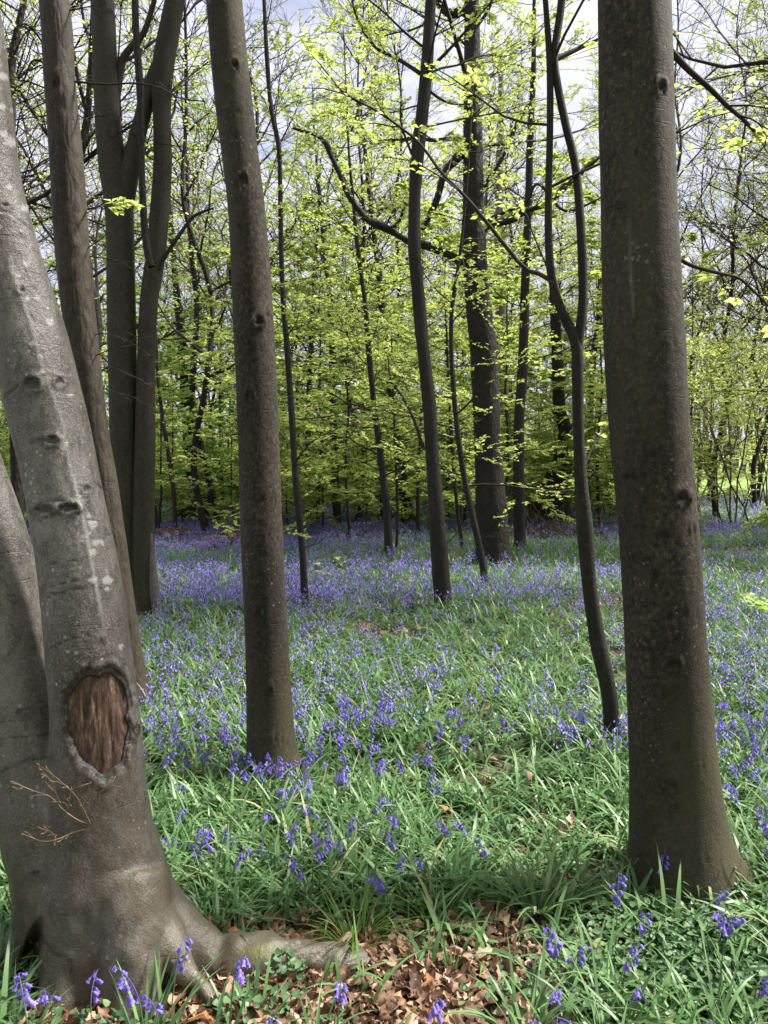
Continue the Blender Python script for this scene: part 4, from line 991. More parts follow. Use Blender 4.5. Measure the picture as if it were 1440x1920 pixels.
for i in range(24):
    px = -40 + i * 60 + rp.uniform(-22, 22)
    if 1270 < px < 1600: continue
    place(leafy, 2 if i % 3 else 0, px, rp.uniform(18.5, 25), rp.uniform(0, 6.28), rp.uniform(0.42, 0.7), 'low ' + KL[2 if i % 3 else 0], 'low young beeches at the edge of the bluebells')
for i, (px, Y, k, sc) in enumerate(((300, 19, 0, .6), (470, 17, 1, .7), (600, 20, 1, .85), (650, 16.5, 1, .65), (715, 23, 0, .95), (785, 18, 1, .8), (868, 21, 1, .85), (950, 19, 1, .8), (1120, 22, 1, .9), (560, 25, 1, 1.0), (1180, 20, 1, .8), (1290, 22, 1, .8), (70, 20, 0, .9), (1330, 36, 1, 1.1), (1420, 40, 1, 1.1))):
    place(leafy, k, px, Y, i * 2.3, sc, KL[k], 'young beeches in the wood behind')
KT = ['tall dark tree in new leaf', 'tall nearly bare twiggy tree', 'tall scattered yellow-green tree']
spots = []
for px in range(-100, 1600, 76): spots.append((px + rp.uniform(-30, 30), rp.uniform(22, 38)))
spots += [(1610, 10.5), (1590, 16), (655, 21), (415, 18), (120, 15), (-90, 10), (-200, 13)]
for px in range(-200, 1700, 130): spots.append((px + rp.uniform(-30, 30), rp.uniform(38, 56)))
for i, (px, Y) in enumerate(spots):
    if 1285 < px < 1620 and Y > 27 and i > 2: continue
    k = rp.choice((0, 1, 2, 2)) if i > 2 else i
    if Y < 21: k = 2 if i % 2 else 0
    place(tall, k, px, Y, rp.uniform(0, 6.28), rp.uniform(0.8, 1.15), KT[k], 'tall trees in the wood behind')
for i, (x_, y_, k) in enumerate(((-3.5, -6.8, 1), (0.5, -7.2, 1), (4.5, -6.8, 1), (-8, -4, 0), (9, -4, 1), (-1, -11, 1), (-6, -10, 0), (5, -11, 1))):  # unseen trees added to block sky light on the trunk fronts
    dup(leafy[k], (x_, y_, float(ground_z(x_, y_))), i * 1.3, 1.6, 'leafy young beech added unseen behind the viewer to shade the trunks', 'unseen beeches added behind the viewer for shade')
for i, (px, Y, k) in enumerate(((1330, 26, 2), (1405, 31, 2), (1480, 24, 2), (1290, 34, 0), (1440, 38, 1), (1570, 18, 2))):
    place(tall, k, px, Y, i * 1.1 + 0.4, 0.95 + 0.05 * (i % 3), KT[k], 'tall trees in the wood behind')
place(leafy, 1, 1690, 15, 0.7, 1.25, KL[1], 'young beeches in the wood behind')
place(leafy, 0, 1720, 20, 2.1, 1.3, KL[0], 'young beeches in the wood behind')
KB = ['big yellow-green twiggy shrub', 'mid-sized yellow-green twiggy shrub', 'low green shrub', 'tall leggy yellow-green shrub']
for i, (px, Y, k, s) in enumerate([(1360, 21, 3, 0.9), (1310, 27, 3, 1.0), (1450, 24, 3, 1.0), (1400, 32, 3, 1.1),
                                  (1150, 26, 0, 1.0), (1080, 28, 1, 1.0), (1020, 30, 2, 1.3), (930, 33, 2, 1.4), (840, 31, 2, 1.5), (660, 34, 2, 1.5), (590, 33, 2, 1.3), (700, 30, 2, 1.2), (320, 32, 2, 1.5), (400, 34, 2, 1.6), (480, 33, 2, 1.4), (220, 33, 1, 1.3), (60, 30, 1, 1.3), (-60, 28, 0, 1.0), (780, 36, 2, 2.0), (520, 37, 2, 2.2), (340, 38, 2, 2.2), (120, 37, 2, 2.1), (890, 38, 2, 2.1), (1000, 38, 2, 2.1), (1110, 36, 2, 2.1), (640, 40, 2, 2.3), (430, 40, 2, 2.3), (260, 40, 2, 2.4),
                                  (280, 35, 2, 1.5), (370, 37, 2, 1.9), (560, 38, 2, 2.0), (740, 39, 2, 2.1), (960, 35, 2, 1.6), (1190, 34, 2, 1.8)]):
    place(bush, k, px, Y, i * 1.7, s, KB[k], 'shrubs at the back of the bluebells')

# the far wood, read as one mass
r = RW(300); n = 42000
fx = r.uniform(-75, 75, n); fy = r.uniform(58, 80, n); fh = 9 + 3.5 * np.sin(fx * 0.23) + 2.2 * np.sin(fx * 0.61 + 1) + 1.5 * np.sin(fx * 1.7)
keep = (fx < 20) | (fy > 75); fx, fy, fh = fx[keep], fy[keep], fh[keep]; n = len(fx)
fz = ground_z(fx, fy) + fh * r.random(n) ** 0.8
sz = r.uniform(0.18, 0.42, n)
V, Fc, rv = leaves(r, np.stack([fx, fy, fz], 1), r.normal(size=(n, 3)) * np.array([1, 1, 0.4]), sz, sz * 0.6, 0.6, 0.1, np.clip(0.5 + 0.3 * NZ(np.stack([fx, fy, fz], 1), 0.5) + r.normal(size=n) * 0.18, 0, 1))
nt = 900; tx = r.uniform(-75, 75, nt); ty = r.uniform(56, 78, nt)
B = curves(r, np.stack([tx, ty, ground_z(tx, ty)], 1), np.stack([r.normal(size=nt) * .1, r.normal(size=nt) * .1, np.ones(nt)], 1), r.uniform(6, 15, nt), 7, 0.08)
V2, F2 = tubes(B, taper(nt, 7, np.full(nt, 0.12), np.full(nt, 0.03)), 4)
tag(build('far_woods', [(V, Fc, 0, {'rnd': rv}), (V2, F2, 1)], [M['leaf_dull'], M['bare_twig']]), 'hazy far wood of bare and leafing trees closing the view', 'far wood', None, 'stuff')

# ------------------------------------------------------------------ ground cover
def litter_mask(x, y):
    """0..1 where dead leaves lie open to the sky"""
    m = 1.0 * ((y < np.where(np.abs(x - 0.03) < 0.40, 2.56, 2.36) + 0.06 * NZ(np.stack([x, y, 0 * x], 1), 9)) & (x < 0.46 + 0.06 * NZ2(np.stack([x, y, 0 * x], 1), 7)) & (x > -1.1))
    m = np.maximum(m, 1.0 * (np.abs(y - 2.48 - 0.05 * NZ(np.stack([x, y, 0 * x], 1), 6)) < 0.16) * (x > -0.6) * (x < 0.30))
    for px, py, rx, ry in ((560, 1880, 0.22, 0.14), (660, 1865, 0.22, 0.14), (760, 1850, 0.22, 0.16), (860, 1800, 0.2, 0.18), (950, 1760, 0.16, 0.14), (800, 1900, 0.28, 0.12), (960, 1850, 0.22, 0.14), (560, 1750, 0.10, 0.06), (700, 1960, 0.3, 0.1), (960, 1950, 0.25, 0.1), (350, 1960, 0.3, 0.12)):
        g = G(np.array(float(px)), np.array(float(py))); m = np.maximum(m, np.exp(-((x - g[0]) / rx) ** 2 - ((y - g[1]) / ry) ** 2))
    for px, py, rx, ry in ((700, 1190, 0.5, 0.25), (1190, 1140, 0.8, 0.5), (1370, 1035, 1.4, 0.8), (620, 1430, 0.10, 0.06), (300, 1462, 0.15, 0.1), (880, 945, 2.0, 2.0)):
        g = G(np.array(float(px)), np.array(float(py))); m = np.maximum(m, 0.8 * np.exp(-((x - g[0]) / rx) ** 2 - ((y - g[1]) / ry) ** 2))
    return m
TR = [(float(o.location.x), float(o.location.y)) for o, _ in TREES.values()]
def scatter(r, n, y0, y1, p=1.0, slope=0.60, pad=0.5):
    """random ground points inside the view wedge; p sets how density falls with distance"""
    u = r.random(n)
    if p == 1.0: y = y0 * (y1 / y0) ** u
    else: y = (y0 ** (1 - p) + u * (y1 ** (1 - p) - y0 ** (1 - p))) ** (1 / (1 - p))
    x = r.uniform(-1, 1, n) * (y * slope + pad)
    return x, y
def blades(r, pos, az, L, W, e0, e1, K, droop=1.0):
    """flat arching blades from the ground"""
    n = len(pos); el = e0; pts = [pos]; step = (L / (K - 1))
    h = np.stack([np.cos(az), np.sin(az), 0 * az], 1); tw = r.normal(size=n) * 0.25
    cur = pos.copy()
    for k in range(1, K):
        f = (k - 0.5) / (K - 1); e = e0 + (e1 - e0) * f ** droop
        cur = cur + (h * np.cos(e)[:, None] + np.array([0, 0, 1.0]) * np.sin(e)[:, None]) * step[:, None]
        pts.append(cur)
    pts = np.stack(pts, 1)
    side = np.stack([-np.sin(az + tw), np.cos(az + tw), r.normal(size=n) * 0.25], 1); side = nrm(side)
    t = np.linspace(0, 1, K); prof = np.clip(1.15 - 1.1 * t ** 2.2, 0.04, 1) * np.clip(0.55 + t * 2.5, 0, 1)
    w = W[:, None, None] * prof[None, :, None] * 0.5
    V = np.stack([pts - side[:, None] * w, pts + side[:, None] * w], 2).reshape(-1, 3)
    i = (np.arange(n) * K * 2)[:, None] + (np.arange(K - 1) * 2)[None]
    return V, np.stack([i, i + 1, i + 3, i + 2], -1).reshape(-1, 4)
def blade_tier(r, ntuft, per, y0, y1, Lr, Wr, K, p, spread, keepf, rb=0.0):
    x, y = scatter(r, ntuft, y0, y1, p)
    k = keepf(x, y) > r.random(len(x)); x, y = x[k], y[k]; m = len(x)
    tx = np.repeat(x, per) + r.normal(size=m * per) * spread; ty = np.repeat(y, per) + r.normal(size=m * per) * spread
    az = r.uniform(0, 6.28, m * per); L = np.repeat(r.uniform(0.75, 1.2, m), per) * r.uniform(*Lr, m * per); W = r.uniform(*Wr, m * per)
    e0 = r.uniform(0.75, 1.45, m * per); e1 = e0 - r.uniform(0.5, 2.1, m * per)
    V, Fc = blades(r, np.stack([tx, ty, ground_z(tx, ty) - 0.01], 1), az, L, W, e0, e1, K)
    rv = np.clip(np.repeat(r.random(m) * 0.5, per) + r.random(m * per) * 0.5 + rb, 0, 0.97)
    rv = np.where(r.random(m * per) < 0.015, 1.0, rv)
    return (V, Fc, 0, {'rnd': np.repeat(rv, K * 2)})
def not_in_trunks(x, y):
    ok = np.ones(len(x))
    for tx, ty in TR:
        if ty < 16: ok *= (np.hypot(x - tx, y - ty) > (0.25 if ty < 2.8 else 0.12))
    for tx, ty in TR:
        if 2.7 < ty < 11: ok *= np.where((np.abs(x - tx) < 0.20) & (y < ty) & (y > ty - 0.36), 0.22, 1)
    ok *= ~((np.abs(x + 0.82) < 0.27) & (np.abs(y - 2.4) < 0.30))
    return ok
def green_keep(x, y):
    pt = np.stack([x, y, 0 * x], 1)
    open_ = np.clip(0.72 + 0.35 * NZ(pt, 2.4), 0.3, 1)
    ivy = np.exp(-((x - 1.25) / 0.55) ** 2 - ((y - 2.25) / 0.28) ** 2)
    return np.clip(1 - 1.35 * litter_mask(x, y), 0.05, 1) * open_ * not_in_trunks(x, y) * (1 - 0.75 * ivy)
r = RW(400)
cover = [blade_tier(r, 3600, 13, 1.7, 4.6, (0.14, 0.29), (0.009, 0.019), 6, 0.6, 0.03, green_keep),
         blade_tier(r, 6500, 11, 4.4, 10.5, (0.14, 0.27), (0.011, 0.021), 5, 0.6, 0.05, green_keep),
         blade_tier(r, 11000, 9, 10, 24, (0.16, 0.28), (0.014, 0.026), 4, 0.8, 0.11, green_keep, 0.03),
         blade_tier(r, 7000, 8, 23, 46, (0.2, 0.34), (0.03, 0.06), 3, 0.8, 0.3, green_keep, 0.03)]
tag(build('ground_cover', cover, [M['blade']]), 'mass of strap-like green bluebell leaves carpeting the wood floor', 'ground cover', None, 'stuff')

# leaf litter
r = RW(410)
x, y = scatter(r, 46000, 1.75, 3.6, 0.3, 0.6, 0.3); k = (litter_mask(x, y) > r.random(len(x)) * 1.0 + 0.12); x, y = x[k][:9000], y[k][:9000]
n = len(x); pos = np.stack([x, y, ground_z(x, y) + r.uniform(0.004, 0.045, n)], 1)
ch = [dead_leaf_chunk(r, pos, 0.028 + 0.052 * r.random(n) ** 1.5)]
x, y = scatter(r, 5200, 1.75, 9, 0.7, 0.6, 0.3); n = len(x); pos = np.stack([x, y, ground_z(x, y) + 0.006 + r.uniform(0, 0.02, n)], 1)
ch.append(dead_leaf_chunk(r, pos, r.uniform(0.035, 0.08, n)))
x, y = scatter(r, 16000, 6, 40, 0.6, 0.6, 0.3); k = litter_mask(x, y) > 0.3; x, y = x[k], y[k]; n = len(x); pos = np.stack([x, y, ground_z(x, y) + r.uniform(0.01, 0.09, n)], 1)
ch.append(dead_leaf_chunk(r, pos, r.uniform(0.07, 0.12, n)))
tag(build('leaf_litter', ch, [M['dead']]), 'crisp tan and brown dead leaves littering the bare earth between the roots and the bluebells', 'leaf litter', None, 'stuff')

# little round leaves at the lower right and by the root
r = RW(420)
def ivy_patch(n, cx, cy, sx, sy):
    x = cx + r.normal(size=n) * sx; y = cy + r.normal(size=n) * sy; k = not_in_trunks(x, y) > 0; x, y = x[k], y[k]; n = len(x)
    z = ground_z(x, y) + r.uniform(0.01, 0.11, n) * np.clip(1.2 - np.hypot((x - cx) / sx, (y - cy) / sy) * 0.4, 0.2, 1)
    az = r.uniform(0, 6.28, n); c = np.stack([x, y, z], 1); sz = r.uniform(0.007, 0.018, n)
    nn = nrm(np.array([0, -0.15, 1.0]) + r.normal(size=(n, 3)) * 0.4); a = nrm(np.cross(nn, np.stack([np.cos(az), np.sin(az), 0 * az], 1))); b = np.cross(nn, a)
    th = np.arange(7) / 7 * 2 * math.pi; rad_ = np.array([0.55, 1.0, 0.85, 1.1, 0.85, 1.0, 0.6])
    V = c[:, None] + sz[:, None, None] * rad_[None, :, None] * (np.cos(th)[None, :, None] * a[:, None] + np.sin(th)[None, :, None] * b[:, None])
    V = np.concatenate([V, c[:, None] - nn[:, None] * sz[:, None, None] * 0.25], 1)
    i = np.arange(n)[:, None, None] * 8; j = np.arange(7)
    Fc = (i + np.stack([np.full(7, 7), j, (j + 1) % 7], 1)[None]).reshape(-1, 3)
    return V.reshape(-1, 3), Fc, 0, {'rnd': np.repeat(r.random(n), 8)}
gp = lambda a, b: G(np.array(float(a)), np.array(float(b)))
ch = []
for a, b, n, sx, sy in ((1260, 1800, 1700, 0.28, 0.13), (1400, 1780, 1300, 0.22, 0.16), (1180, 1740, 800, 0.18, 0.1), (1350, 1880, 1200, 0.3, 0.1), (1100, 1860, 400, 0.16, 0.08), (530, 1850, 150, 0.06, 0.05), (150, 1960, 400, 0.2, 0.06), (500, 1930, 200, 0.12, 0.06), (1000, 1900, 200, 0.15, 0.06)):
    g = gp(a, b); ch.append(ivy_patch(n, g[0], g[1], sx, sy))
tag(build('creeping_plants', ch, [M['ivy']]), 'low creeping plants with small round leaves below the thick upright trunk', 'ground cover', None, 'stuff')

# individual tufts of blades
def tuft(px, py, n, Lr, Wr, label, m, spread=0.03, upr=(0.9, 1.5), seed=0, bend=(0.3, 1.9)):
    g = gp(px, py); r = RW(seed + int(px)); a = r.uniform(0, 6.28, n)
    pos = np.array([g[0], g[1], 0]) + np.stack([np.cos(a), np.sin(a), 0 * a], 1) * (r.random(n) * spread)[:, None]; pos[:, 2] = ground_z(pos[:, 0], pos[:, 1]) - 0.01
    e0 = r.uniform(*upr, n); e1 = e0 - r.uniform(*bend, n)
    V, Fc = blades(r, pos, a + r.normal(size=n) * 0.4, r.uniform(*Lr, n), r.uniform(*Wr, n), e0, e1, 8)
    tag(build('leaf_tuft', [(V, Fc, 0, {'rnd': np.repeat(np.clip(r.random(n), 0, 0.95), 16)})], [M[m]], None, g), label, 'tuft', 'tufts of long leaves near the leaf litter')
tuft(665, 1782, 90, (0.16, 0.30), (0.004, 0.008), 'bright green fan-shaped tuft behind the tip of the long mossy root', 'rush', 0.045)
tuft(405, 1745, 90, (0.16, 0.30), (0.005, 0.009), 'pale arching tuft growing behind the long mossy root', 'blade', 0.06)
tuft(820, 1745, 70, (0.14, 0.26), (0.004, 0.008), 'darker upright tuft beside the fan-shaped one, bordering the dead leaves', 'rush', 0.06)
tuft(1005, 1725, 46, (0.22, 0.36), (0.009, 0.015), 'broad dark-bladed tuft at the top of the dead leaves, left of the thick trunk', 'blade', 0.05)
tuft(845, 1832, 9, (0.10, 0.16), (0.007, 0.011), 'small stub of green shoots alone in the brown leaves', 'blade', 0.012, (1.2, 1.55), bend=(0.0, 0.4))
tuft(985, 1965, 34, (0.2, 0.32), (0.008, 0.013), 'nearest tuft of long blades at the foot of the picture among dead leaves', 'blade', 0.05)
tuft(1130, 1965, 30, (0.2, 0.3), (0.008, 0.013), 'near tuft of broad blades between dead leaves and the creeping plants', 'blade', 0.06)
tuft(1330, 1985, 40, (0.2, 0.34), (0.007, 0.012), 'loose near tuft rising from the creeping plants', 'blade', 0.1)
tuft(590, 1980, 22, (0.14, 0.22), (0.007, 0.011), 'tuft in front of the narrow branching root', 'blade', 0.05)
tuft(270, 1985, 26, (0.2, 0.34), (0.009, 0.013), 'wide strap leaves standing before the wounded beech', 'blade', 0.10, (1.0, 1.5), bend=(0.2, 1.0))
tuft(470, 1960, 16, (0.18, 0.26), (0.008, 0.012), 'few long blades beside the thin root near the beech', 'blade', 0.06, (0.8, 1.4))
tuft(20, 1985, 20, (0.16, 0.24), (0.008, 0.012), 'tuft in front of the left root hollow of the wounded beech', 'blade', 0.08)

# ------------------------------------------------------------------ bluebells
def bell_chunks(r, pos, ax, size, S=6, rnd=0.5):
    """little hanging bells with flared tips: lathe batches along ax"""
    n = len(pos); prof = np.array([(0.0, 0.10), (0.12, 0.22), (0.45, 0.26), (0.78, 0.28), (1.0, 0.52)])
    h = nrm(np.cross(ax, np.array([0.31, 0.2, 0.93]))); b = np.cross(ax, h); th = np.arange(S * 2) / (S * 2) * 2 * math.pi
    K = len(prof); lob = np.where(np.arange(S * 2) % 2 == 0, 1.0, 0.62)
    V = np.zeros((n, K, S * 2, 3))
    for k, (d, rr) in enumerate(prof):
        rk = rr * (lob if k == K - 1 else 1.0) * np.ones(S * 2)
        dk = d - (0.16 * (1 - lob) / 0.38 if k == K - 1 else 0)
        V[:, k] = pos[:, None] + size[:, None, None] * (ax[:, None] * (np.ones(S * 2) * dk)[None, :, None] + rk[None, :, None] * (np.cos(th)[None, :, None] * h[:, None] + np.sin(th)[None, :, None] * b[:, None]))
    S2 = S * 2; i = (np.arange(n) * K * S2)[:, None, None] + (np.arange(K - 1) * S2)[None, :, None]; j = np.arange(S2)[None, None]; jn = (j + 1) % S2
    Fc = np.stack([i + j, i + jn, i + S2 + jn, i + S2 + j], -1).reshape(-1, 4)
    return V.reshape(-1, 3), Fc, 0, {'rnd': np.repeat(np.clip(rnd + r.normal(size=n) * 0.2, 0, 1), K * S2)}
def bluebell_proto(seed):
    r = RW(seed); H = r.uniform(0.20, 0.30); n = int(r.integers(6, 12)); K = 18
    # upright stalk whose top arches over to one side
    nod = r.uniform(0.3, 1.3); t = np.linspace(0, 1, K); el = math.pi / 2 - r.uniform(0.0, 0.2) - nod * np.clip((t - 0.55) / 0.45, 0, 1) ** 1.5
    step = H / (K - 1); st_ = np.concatenate([[[0, 0, 0]], np.cumsum(np.stack([np.cos(el[1:]) * step, r.normal() * 0.05 * step * np.ones(K - 1), np.sin(el[1:]) * step], 1), 0)])
    top = int(K * 0.62)
    V, Fc = tubes(st_[None, :top + 1], np.linspace(0.0026, 0.0018, top + 1)[None], 6)
    VR, FR = tubes(st_[None, top:], np.linspace(0.0018, 0.0009, K - top)[None], 6)
    f = np.linspace(0.70, 1.0, n) ** 0.9 * (K - 1) * 0.999; i = f.astype(int); p = st_[i] * (1 - (f - i))[:, None] + st_[np.minimum(i + 1, K - 1)] * (f - i)[:, None]
    az = r.normal(size=n) * 0.95; d = nrm(np.stack([np.cos(az), np.sin(az), r.uniform(-0.3, 0.5, n)], 1))
    ped = curves(r, p, d, r.uniform(0.010, 0.024, n), 5, 0.05, -0.28)
    V2, F2 = tubes(ped, np.full((n, 5), 0.0009), 4)
    ax = nrm(np.stack([np.cos(az) * 0.5, np.sin(az) * 0.5, -np.ones(n)], 1) + r.normal(size=(n, 3)) * 0.28)
    root = bpy.data.objects.new('bluebell', None); col.objects.link(root); root["category"] = 'bluebell'
    build('stem', [(V, Fc, 0, {'rnd': np.full(len(V), 0.5)})], [M['stem']], root, (0, 0, 0))
    build('flower_head', [bell_chunks(r, ped[:, -1] - ax * 0.002, ax, np.linspace(0.022, 0.015, n) * r.uniform(0.9, 1.1), 6, 0.5), (VR, FR, 0, {'rnd': np.full(len(VR), 0.1)}), (V2, F2, 0, {'rnd': np.full(len(V2), 0.1)})], [M['bell']], root, (0, 0, 0))
    return root
bb = [bluebell_proto(500 + k) for k in range(10)]
first = set()
TREEPX = [('the wounded beech', 190), ('the second trunk', 512), ('the slim wavering stem', 572), ('the straight middle trunk', 832), ('the slim crooked sapling', 1148), ('the thick upright trunk', 1280)]
def bluebell(x, y, rz, s, lab, k):
    o = bb[k]; z = float(ground_z(x, y)) - 0.01; gl = 'bluebells in flower on the near wood floor'
    if k not in first:
        first.add(k); o.location = (float(x), float(y), z); o.rotation_euler = (0, 0, rz); o.scale = (s,) * 3; tag(o, lab, None, gl)
    else: dup(o, (x, y, z), rz, s, lab, gl)
rb = random.Random(9)
nbell = 0
def at_head(px, py, h=0.24):
    d = ray(np.array(float(px)), np.array(float(py))); t = (h - HCAM) / d[2]; p = CAM + d * t; return p[0], p[1]
named = [(300, 1830, 'violet bluebell before the wounded beech, right of its middle'), (312, 1800, 'tallest violet bluebell standing before the foot of the wounded beech'), (278, 1845, 'violet bluebell leaning at the foot of the wounded beech beside the tallest one'), (60, 1850, 'bluebell in front of the dark hollow between the roots of the wounded beech'), (98, 1795, 'lone bluebell head at the rim of the dark root hollow'), (128, 1862, 'bluebell with a nodding head right of the root hollow'), (172, 1828, 'bluebell with few bells in front of the middle of the wounded beech'),
         (425, 1808, 'bluebell flowering against the long mossy root'), (630, 1818, 'bluebell standing where the long root meets the dead leaves'), (345, 1895, 'bluebell beside the narrow root'), (520, 1885, 'small bluebell among round leaves below the long root'), (810, 1838, 'bluebell alone in the brown leaves'), (1050, 1745, 'large deep violet bluebell over the right end of the dead leaves'), (1042, 1790, 'deep violet bluebell below the large one at the end of the dead leaves'), (1068, 1740, 'violet bluebell touching the large one above the dead leaves'),
         (1240, 1602, 'pale bluebell held up against the foot of the thick upright trunk'), (1326, 1622, 'single bluebell against the right side of the thick trunk foot'), (1156, 1672, 'bluebell left of the thick trunk foot, upper of two'), (1190, 1692, 'bluebell left of the thick trunk foot, lower of two'), (1345, 1675, 'bluebell in front of the torn bark flare'), (1375, 1690, 'bluebell right below the torn bark flare'), (1165, 1775, 'bluebell above the creeping plants, left one of a pair'), (1200, 1785, 'bluebell above the creeping plants, right one of a pair'), (1340, 1850, 'bluebell rising among the creeping plants'), (1368, 1865, 'bluebell beside the one rising among the creeping plants'), (1402, 1862, 'bluebell at the far end of the creeping plants'), (1420, 1788, 'bluebell above the creeping plants near the picture edge'), (960, 1862, 'pale bluebell over the near tuft of blades'), (1095, 1905, 'bluebell low in the blades beside the creeping plants'),
         (578, 1610, 'bluebell between the wounded beech and the second trunk, nearest the fan tufts'), (515, 1440, 'bluebell in front of the foot of the second trunk'), (470, 1425, 'bluebell at the left side of the second trunk foot'), (430, 1585, 'bluebell in the greens left of the second trunk'), (402, 1560, 'bluebell pair member nearest the wounded beech stem'), (880, 1500, 'bluebell in the green between the second and thick trunks'), (910, 1550, 'bluebell below and right of the one in the middle green'), (286, 1520, 'bluebell touching the right edge of the wounded beech')]
for px, py, lab in named:
    x, y = at_head(px, py, 0.23); bluebell(x, y, rb.uniform(0, 6.28), rb.uniform(0.8, 1.05), lab, rb.randrange(10)); nbell += 1
r = RW(430)
x, y = scatter(r, 1150, 2.35, 6.2, 0.1, 0.52, 0.1)
pt = np.stack([x, y, 0 * x], 1)
dens = np.clip(0.5 + 0.55 * NZ(pt, 2.2), 0.08, 1) * np.clip((y - 1.9) / 2.4, 0.10, 1) * np.clip(1 - 1.5 * litter_mask(x, y), 0, 1) * not_in_trunks(x, y)
k = dens > r.random(len(x)); x, y = x[k], y[k]
q = np.argsort(y)[:300 - nbell]; ymax = float(y[q].max())
for a, b in zip(x[q], y[q]):
    px = float(project(np.array([[a, b, 0.2]]))[0][0])
    (na, pa), (nb_, pb) = sorted(TREEPX, key=lambda t: abs(t[1] - px))[:2]
    where = 'near the foot of ' + na if abs(px - pa) < 70 else ('between %s and %s' % ((na, nb_) if pa < pb else (nb_, na)))
    if px < 150: where = 'left of the wounded beech'
    if px > 1345: where = 'right of the thick upright trunk'
    lab = 'bluebell ' + where + (', close to the viewer' if b < 3.6 else ', farther back')
    bluebell(a, b, rb.uniform(0, 6.28), rb.uniform(0.75, 1.05), lab, rb.randrange(10))
# the rest of the drift
def drift(r, n, y0, y1, p, nb_, size, H, dens_f, K=3):
    x, y = scatter(r, n, y0, y1, p); k = dens_f(x, y) > r.random(n); x, y = x[k], y[k]; m = len(x)
    z = ground_z(x, y); h = r.uniform(*H, m); az = r.uniform(0, 6.28, m)
    base = np.stack([x, y, z], 1); hd = np.stack([np.cos(az), np.sin(az), 0 * az], 1)
    t = np.linspace(0, 1, K + 1)
    stp = base[:, None] + np.array([0, 0, 1.0]) * (h[:, None, None] * t[None, :, None]) + hd[:, None] * (t[None, :, None] ** 3) * 0.08
    out = []
    V, Fc = tubes(stp, np.full((m, K + 1), 0.0022 * size / 0.02), 3); out.append((V, Fc, 1, {'rnd': np.full(len(V), 0.4)}))
    f = r.uniform(0.62, 1.0, (m, nb_)); p_ = base[:, None] + np.array([0, 0, 1.0]) * (h[:, None] * f)[..., None] + hd[:, None] * (f[..., None] ** 3) * 0.08
    p_ = (p_ + r.normal(size=(m, nb_, 3)) * size * np.array([0.9, 0.9, 0.5])).reshape(-1, 3); n2 = m * nb_
    ax = nrm(np.stack([r.normal(size=n2) * 0.5, r.normal(size=n2) * 0.5, -np.ones(n2)], 1)); sz = size * r.uniform(0.8, 1.3, n2)
    u = nrm(np.cross(ax, r.normal(size=(n2, 3)))); w = np.cross(ax, u)
    # a three-sided flaring bell
    ring = [u, -0.5 * u + 0.87 * w, -0.5 * u - 0.87 * w]
    V = np.stack([p_] + [p_ + ax * sz[:, None] * 0.95 + q_ * sz[:, None] * 0.42 for q_ in ring], 1).reshape(-1, 3)
    i = np.arange(n2)[:, None] * 4; Fc = np.concatenate([i + np.array([[0, 1, 2]]), i + np.array([[0, 2, 3]]), i + np.array([[0, 3, 1]])])
    out.append((V, Fc, 0, {'rnd': np.repeat(r.random(n2), 4)})); return out
def dens_mid(x, y):
    pt = np.stack([x, y, 0 * x], 1)
    d = np.clip(0.40 + 0.25 * NZ(pt, 1.3) + 0.18 * NZ2(pt, 3.1), 0.10, 1) * np.clip(1 - 1.3 * litter_mask(x, y), 0, 1)
    # the belt between 7 and 9.5 m is rich, the right side of the middle distance greener
    d *= 1 + 0.5 * np.exp(-((y - 8.6) / 1.2) ** 2) ; d *= np.clip(1 - 0.45 * np.exp(-((x - 3.5) / 2.5) ** 2 - ((y - 13) / 4) ** 2), 0, 1)
    return d * not_in_trunks(x, y)
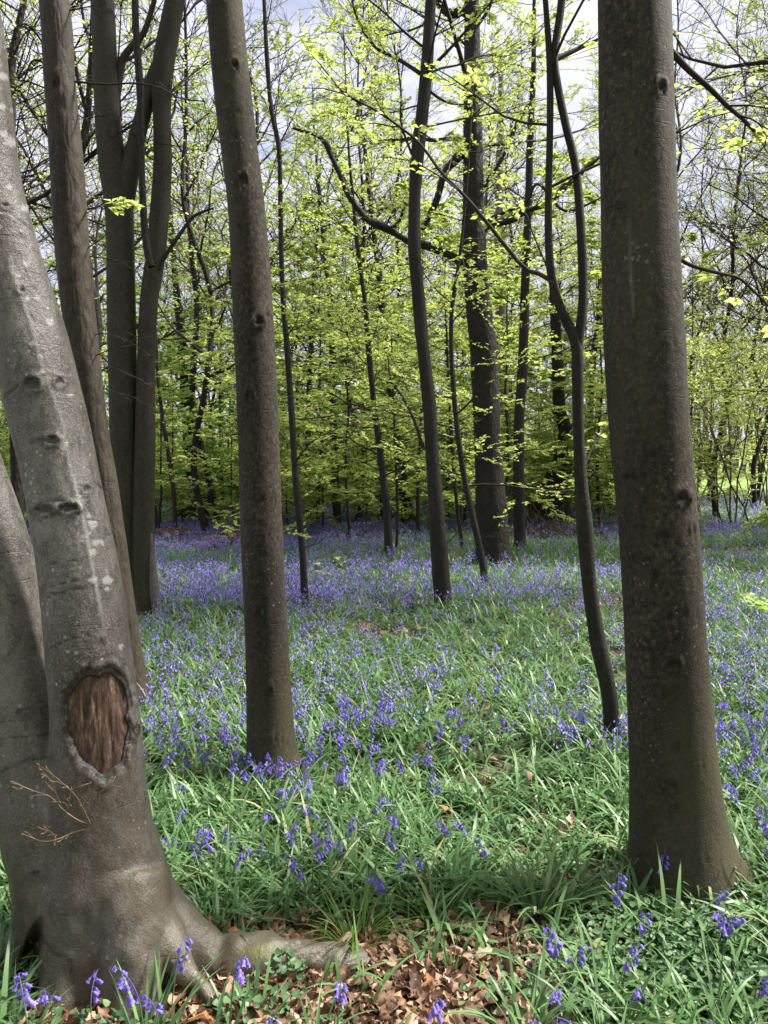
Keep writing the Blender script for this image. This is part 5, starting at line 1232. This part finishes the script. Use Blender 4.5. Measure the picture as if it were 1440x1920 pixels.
def dens_far(x, y):
    pt = np.stack([x, y, 0 * x], 1)
    left = 1 / (1 + np.exp((x - 1.5) / 1.5))
    d = np.clip(0.55 + 0.3 * NZ(pt, 0.55) + 0.2 * NZ2(pt, 1.3), 0.06, 1) * (0.40 + 0.60 * left)
    d *= 1 - 0.55 * np.exp(-((y - 13) / 1.8) ** 2)
    return np.clip(d * np.clip(1 - 1.2 * litter_mask(x, y), 0, 1), 0, 1)
r = RW(440)
ch = drift(r, 5600, 4.0, 9.5, 0.25, 7, 0.0145, (0.16, 0.29), lambda x, y: dens_mid(x, y) * (y > ymax - 0.8)) + drift(r, 17000, 8.5, 19, 0.35, 7, 0.021, (0.2, 0.32), dens_far) + drift(r, 27000, 18, 44, 0.4, 5, 0.042, (0.22, 0.36), dens_far)
tag(build('bluebell_drift', ch, [M['bell'], M['stem']]), 'drift of violet-blue bluebells spreading back through the wood', 'bluebell drift', None, 'stuff')

# a few dead leaves lying on the greens, each on its own
for k, (px, py, s, lab, v) in enumerate([(838, 1572, 0.06, 'orange-brown dead leaf caught on green blades left of centre of the clearing', 1.0), (1070, 1590, 0.05, 'pale tan dead leaf on the blades left of the thick upright trunk', 0.9), (992, 1508, 0.045, 'small brown leaf on the greens under the bluebells', 0.7), (790, 1443, 0.06, 'bleached leaf lying flat in the mid clearing', 0.95), (755, 1823, 0.085, 'largest orange leaf of the litter, curled beside the small green shoots', 1.0)]):
    g = gp(px, py); r = RW(900 + k); c = dead_leaf_chunk(r, np.array([[g[0], g[1], ground_z(g[0], g[1]) + (0.13 if k < 4 else 0.05)]]), np.array([s * 1.4]), np.array([v]))
    tag(build('dead_leaf', [c], [M['dead']], None, g), lab, 'leaf')

# leafy twig at the right edge
g = gp(1500, 1330)
tw_ = empty('sapling', g, 'small pale green seedling reaching in at the right edge above the bluebells', 'seedling')
b = P(np.array([1560, 1530, 1490, 1450, 1405.0]), np.array([1500, 1300, 1180, 1140, 1128.0]), np.array([g[1]] * 5)); b[0] = [b[0, 0], g[1], g[2]]
branch_part(tw_, spray_branch(RW(950), b, 10, 5, 0.06, 2, 0.22, 0.005, 0.45), [M['twig'], M['leaf_green']], 'stem')
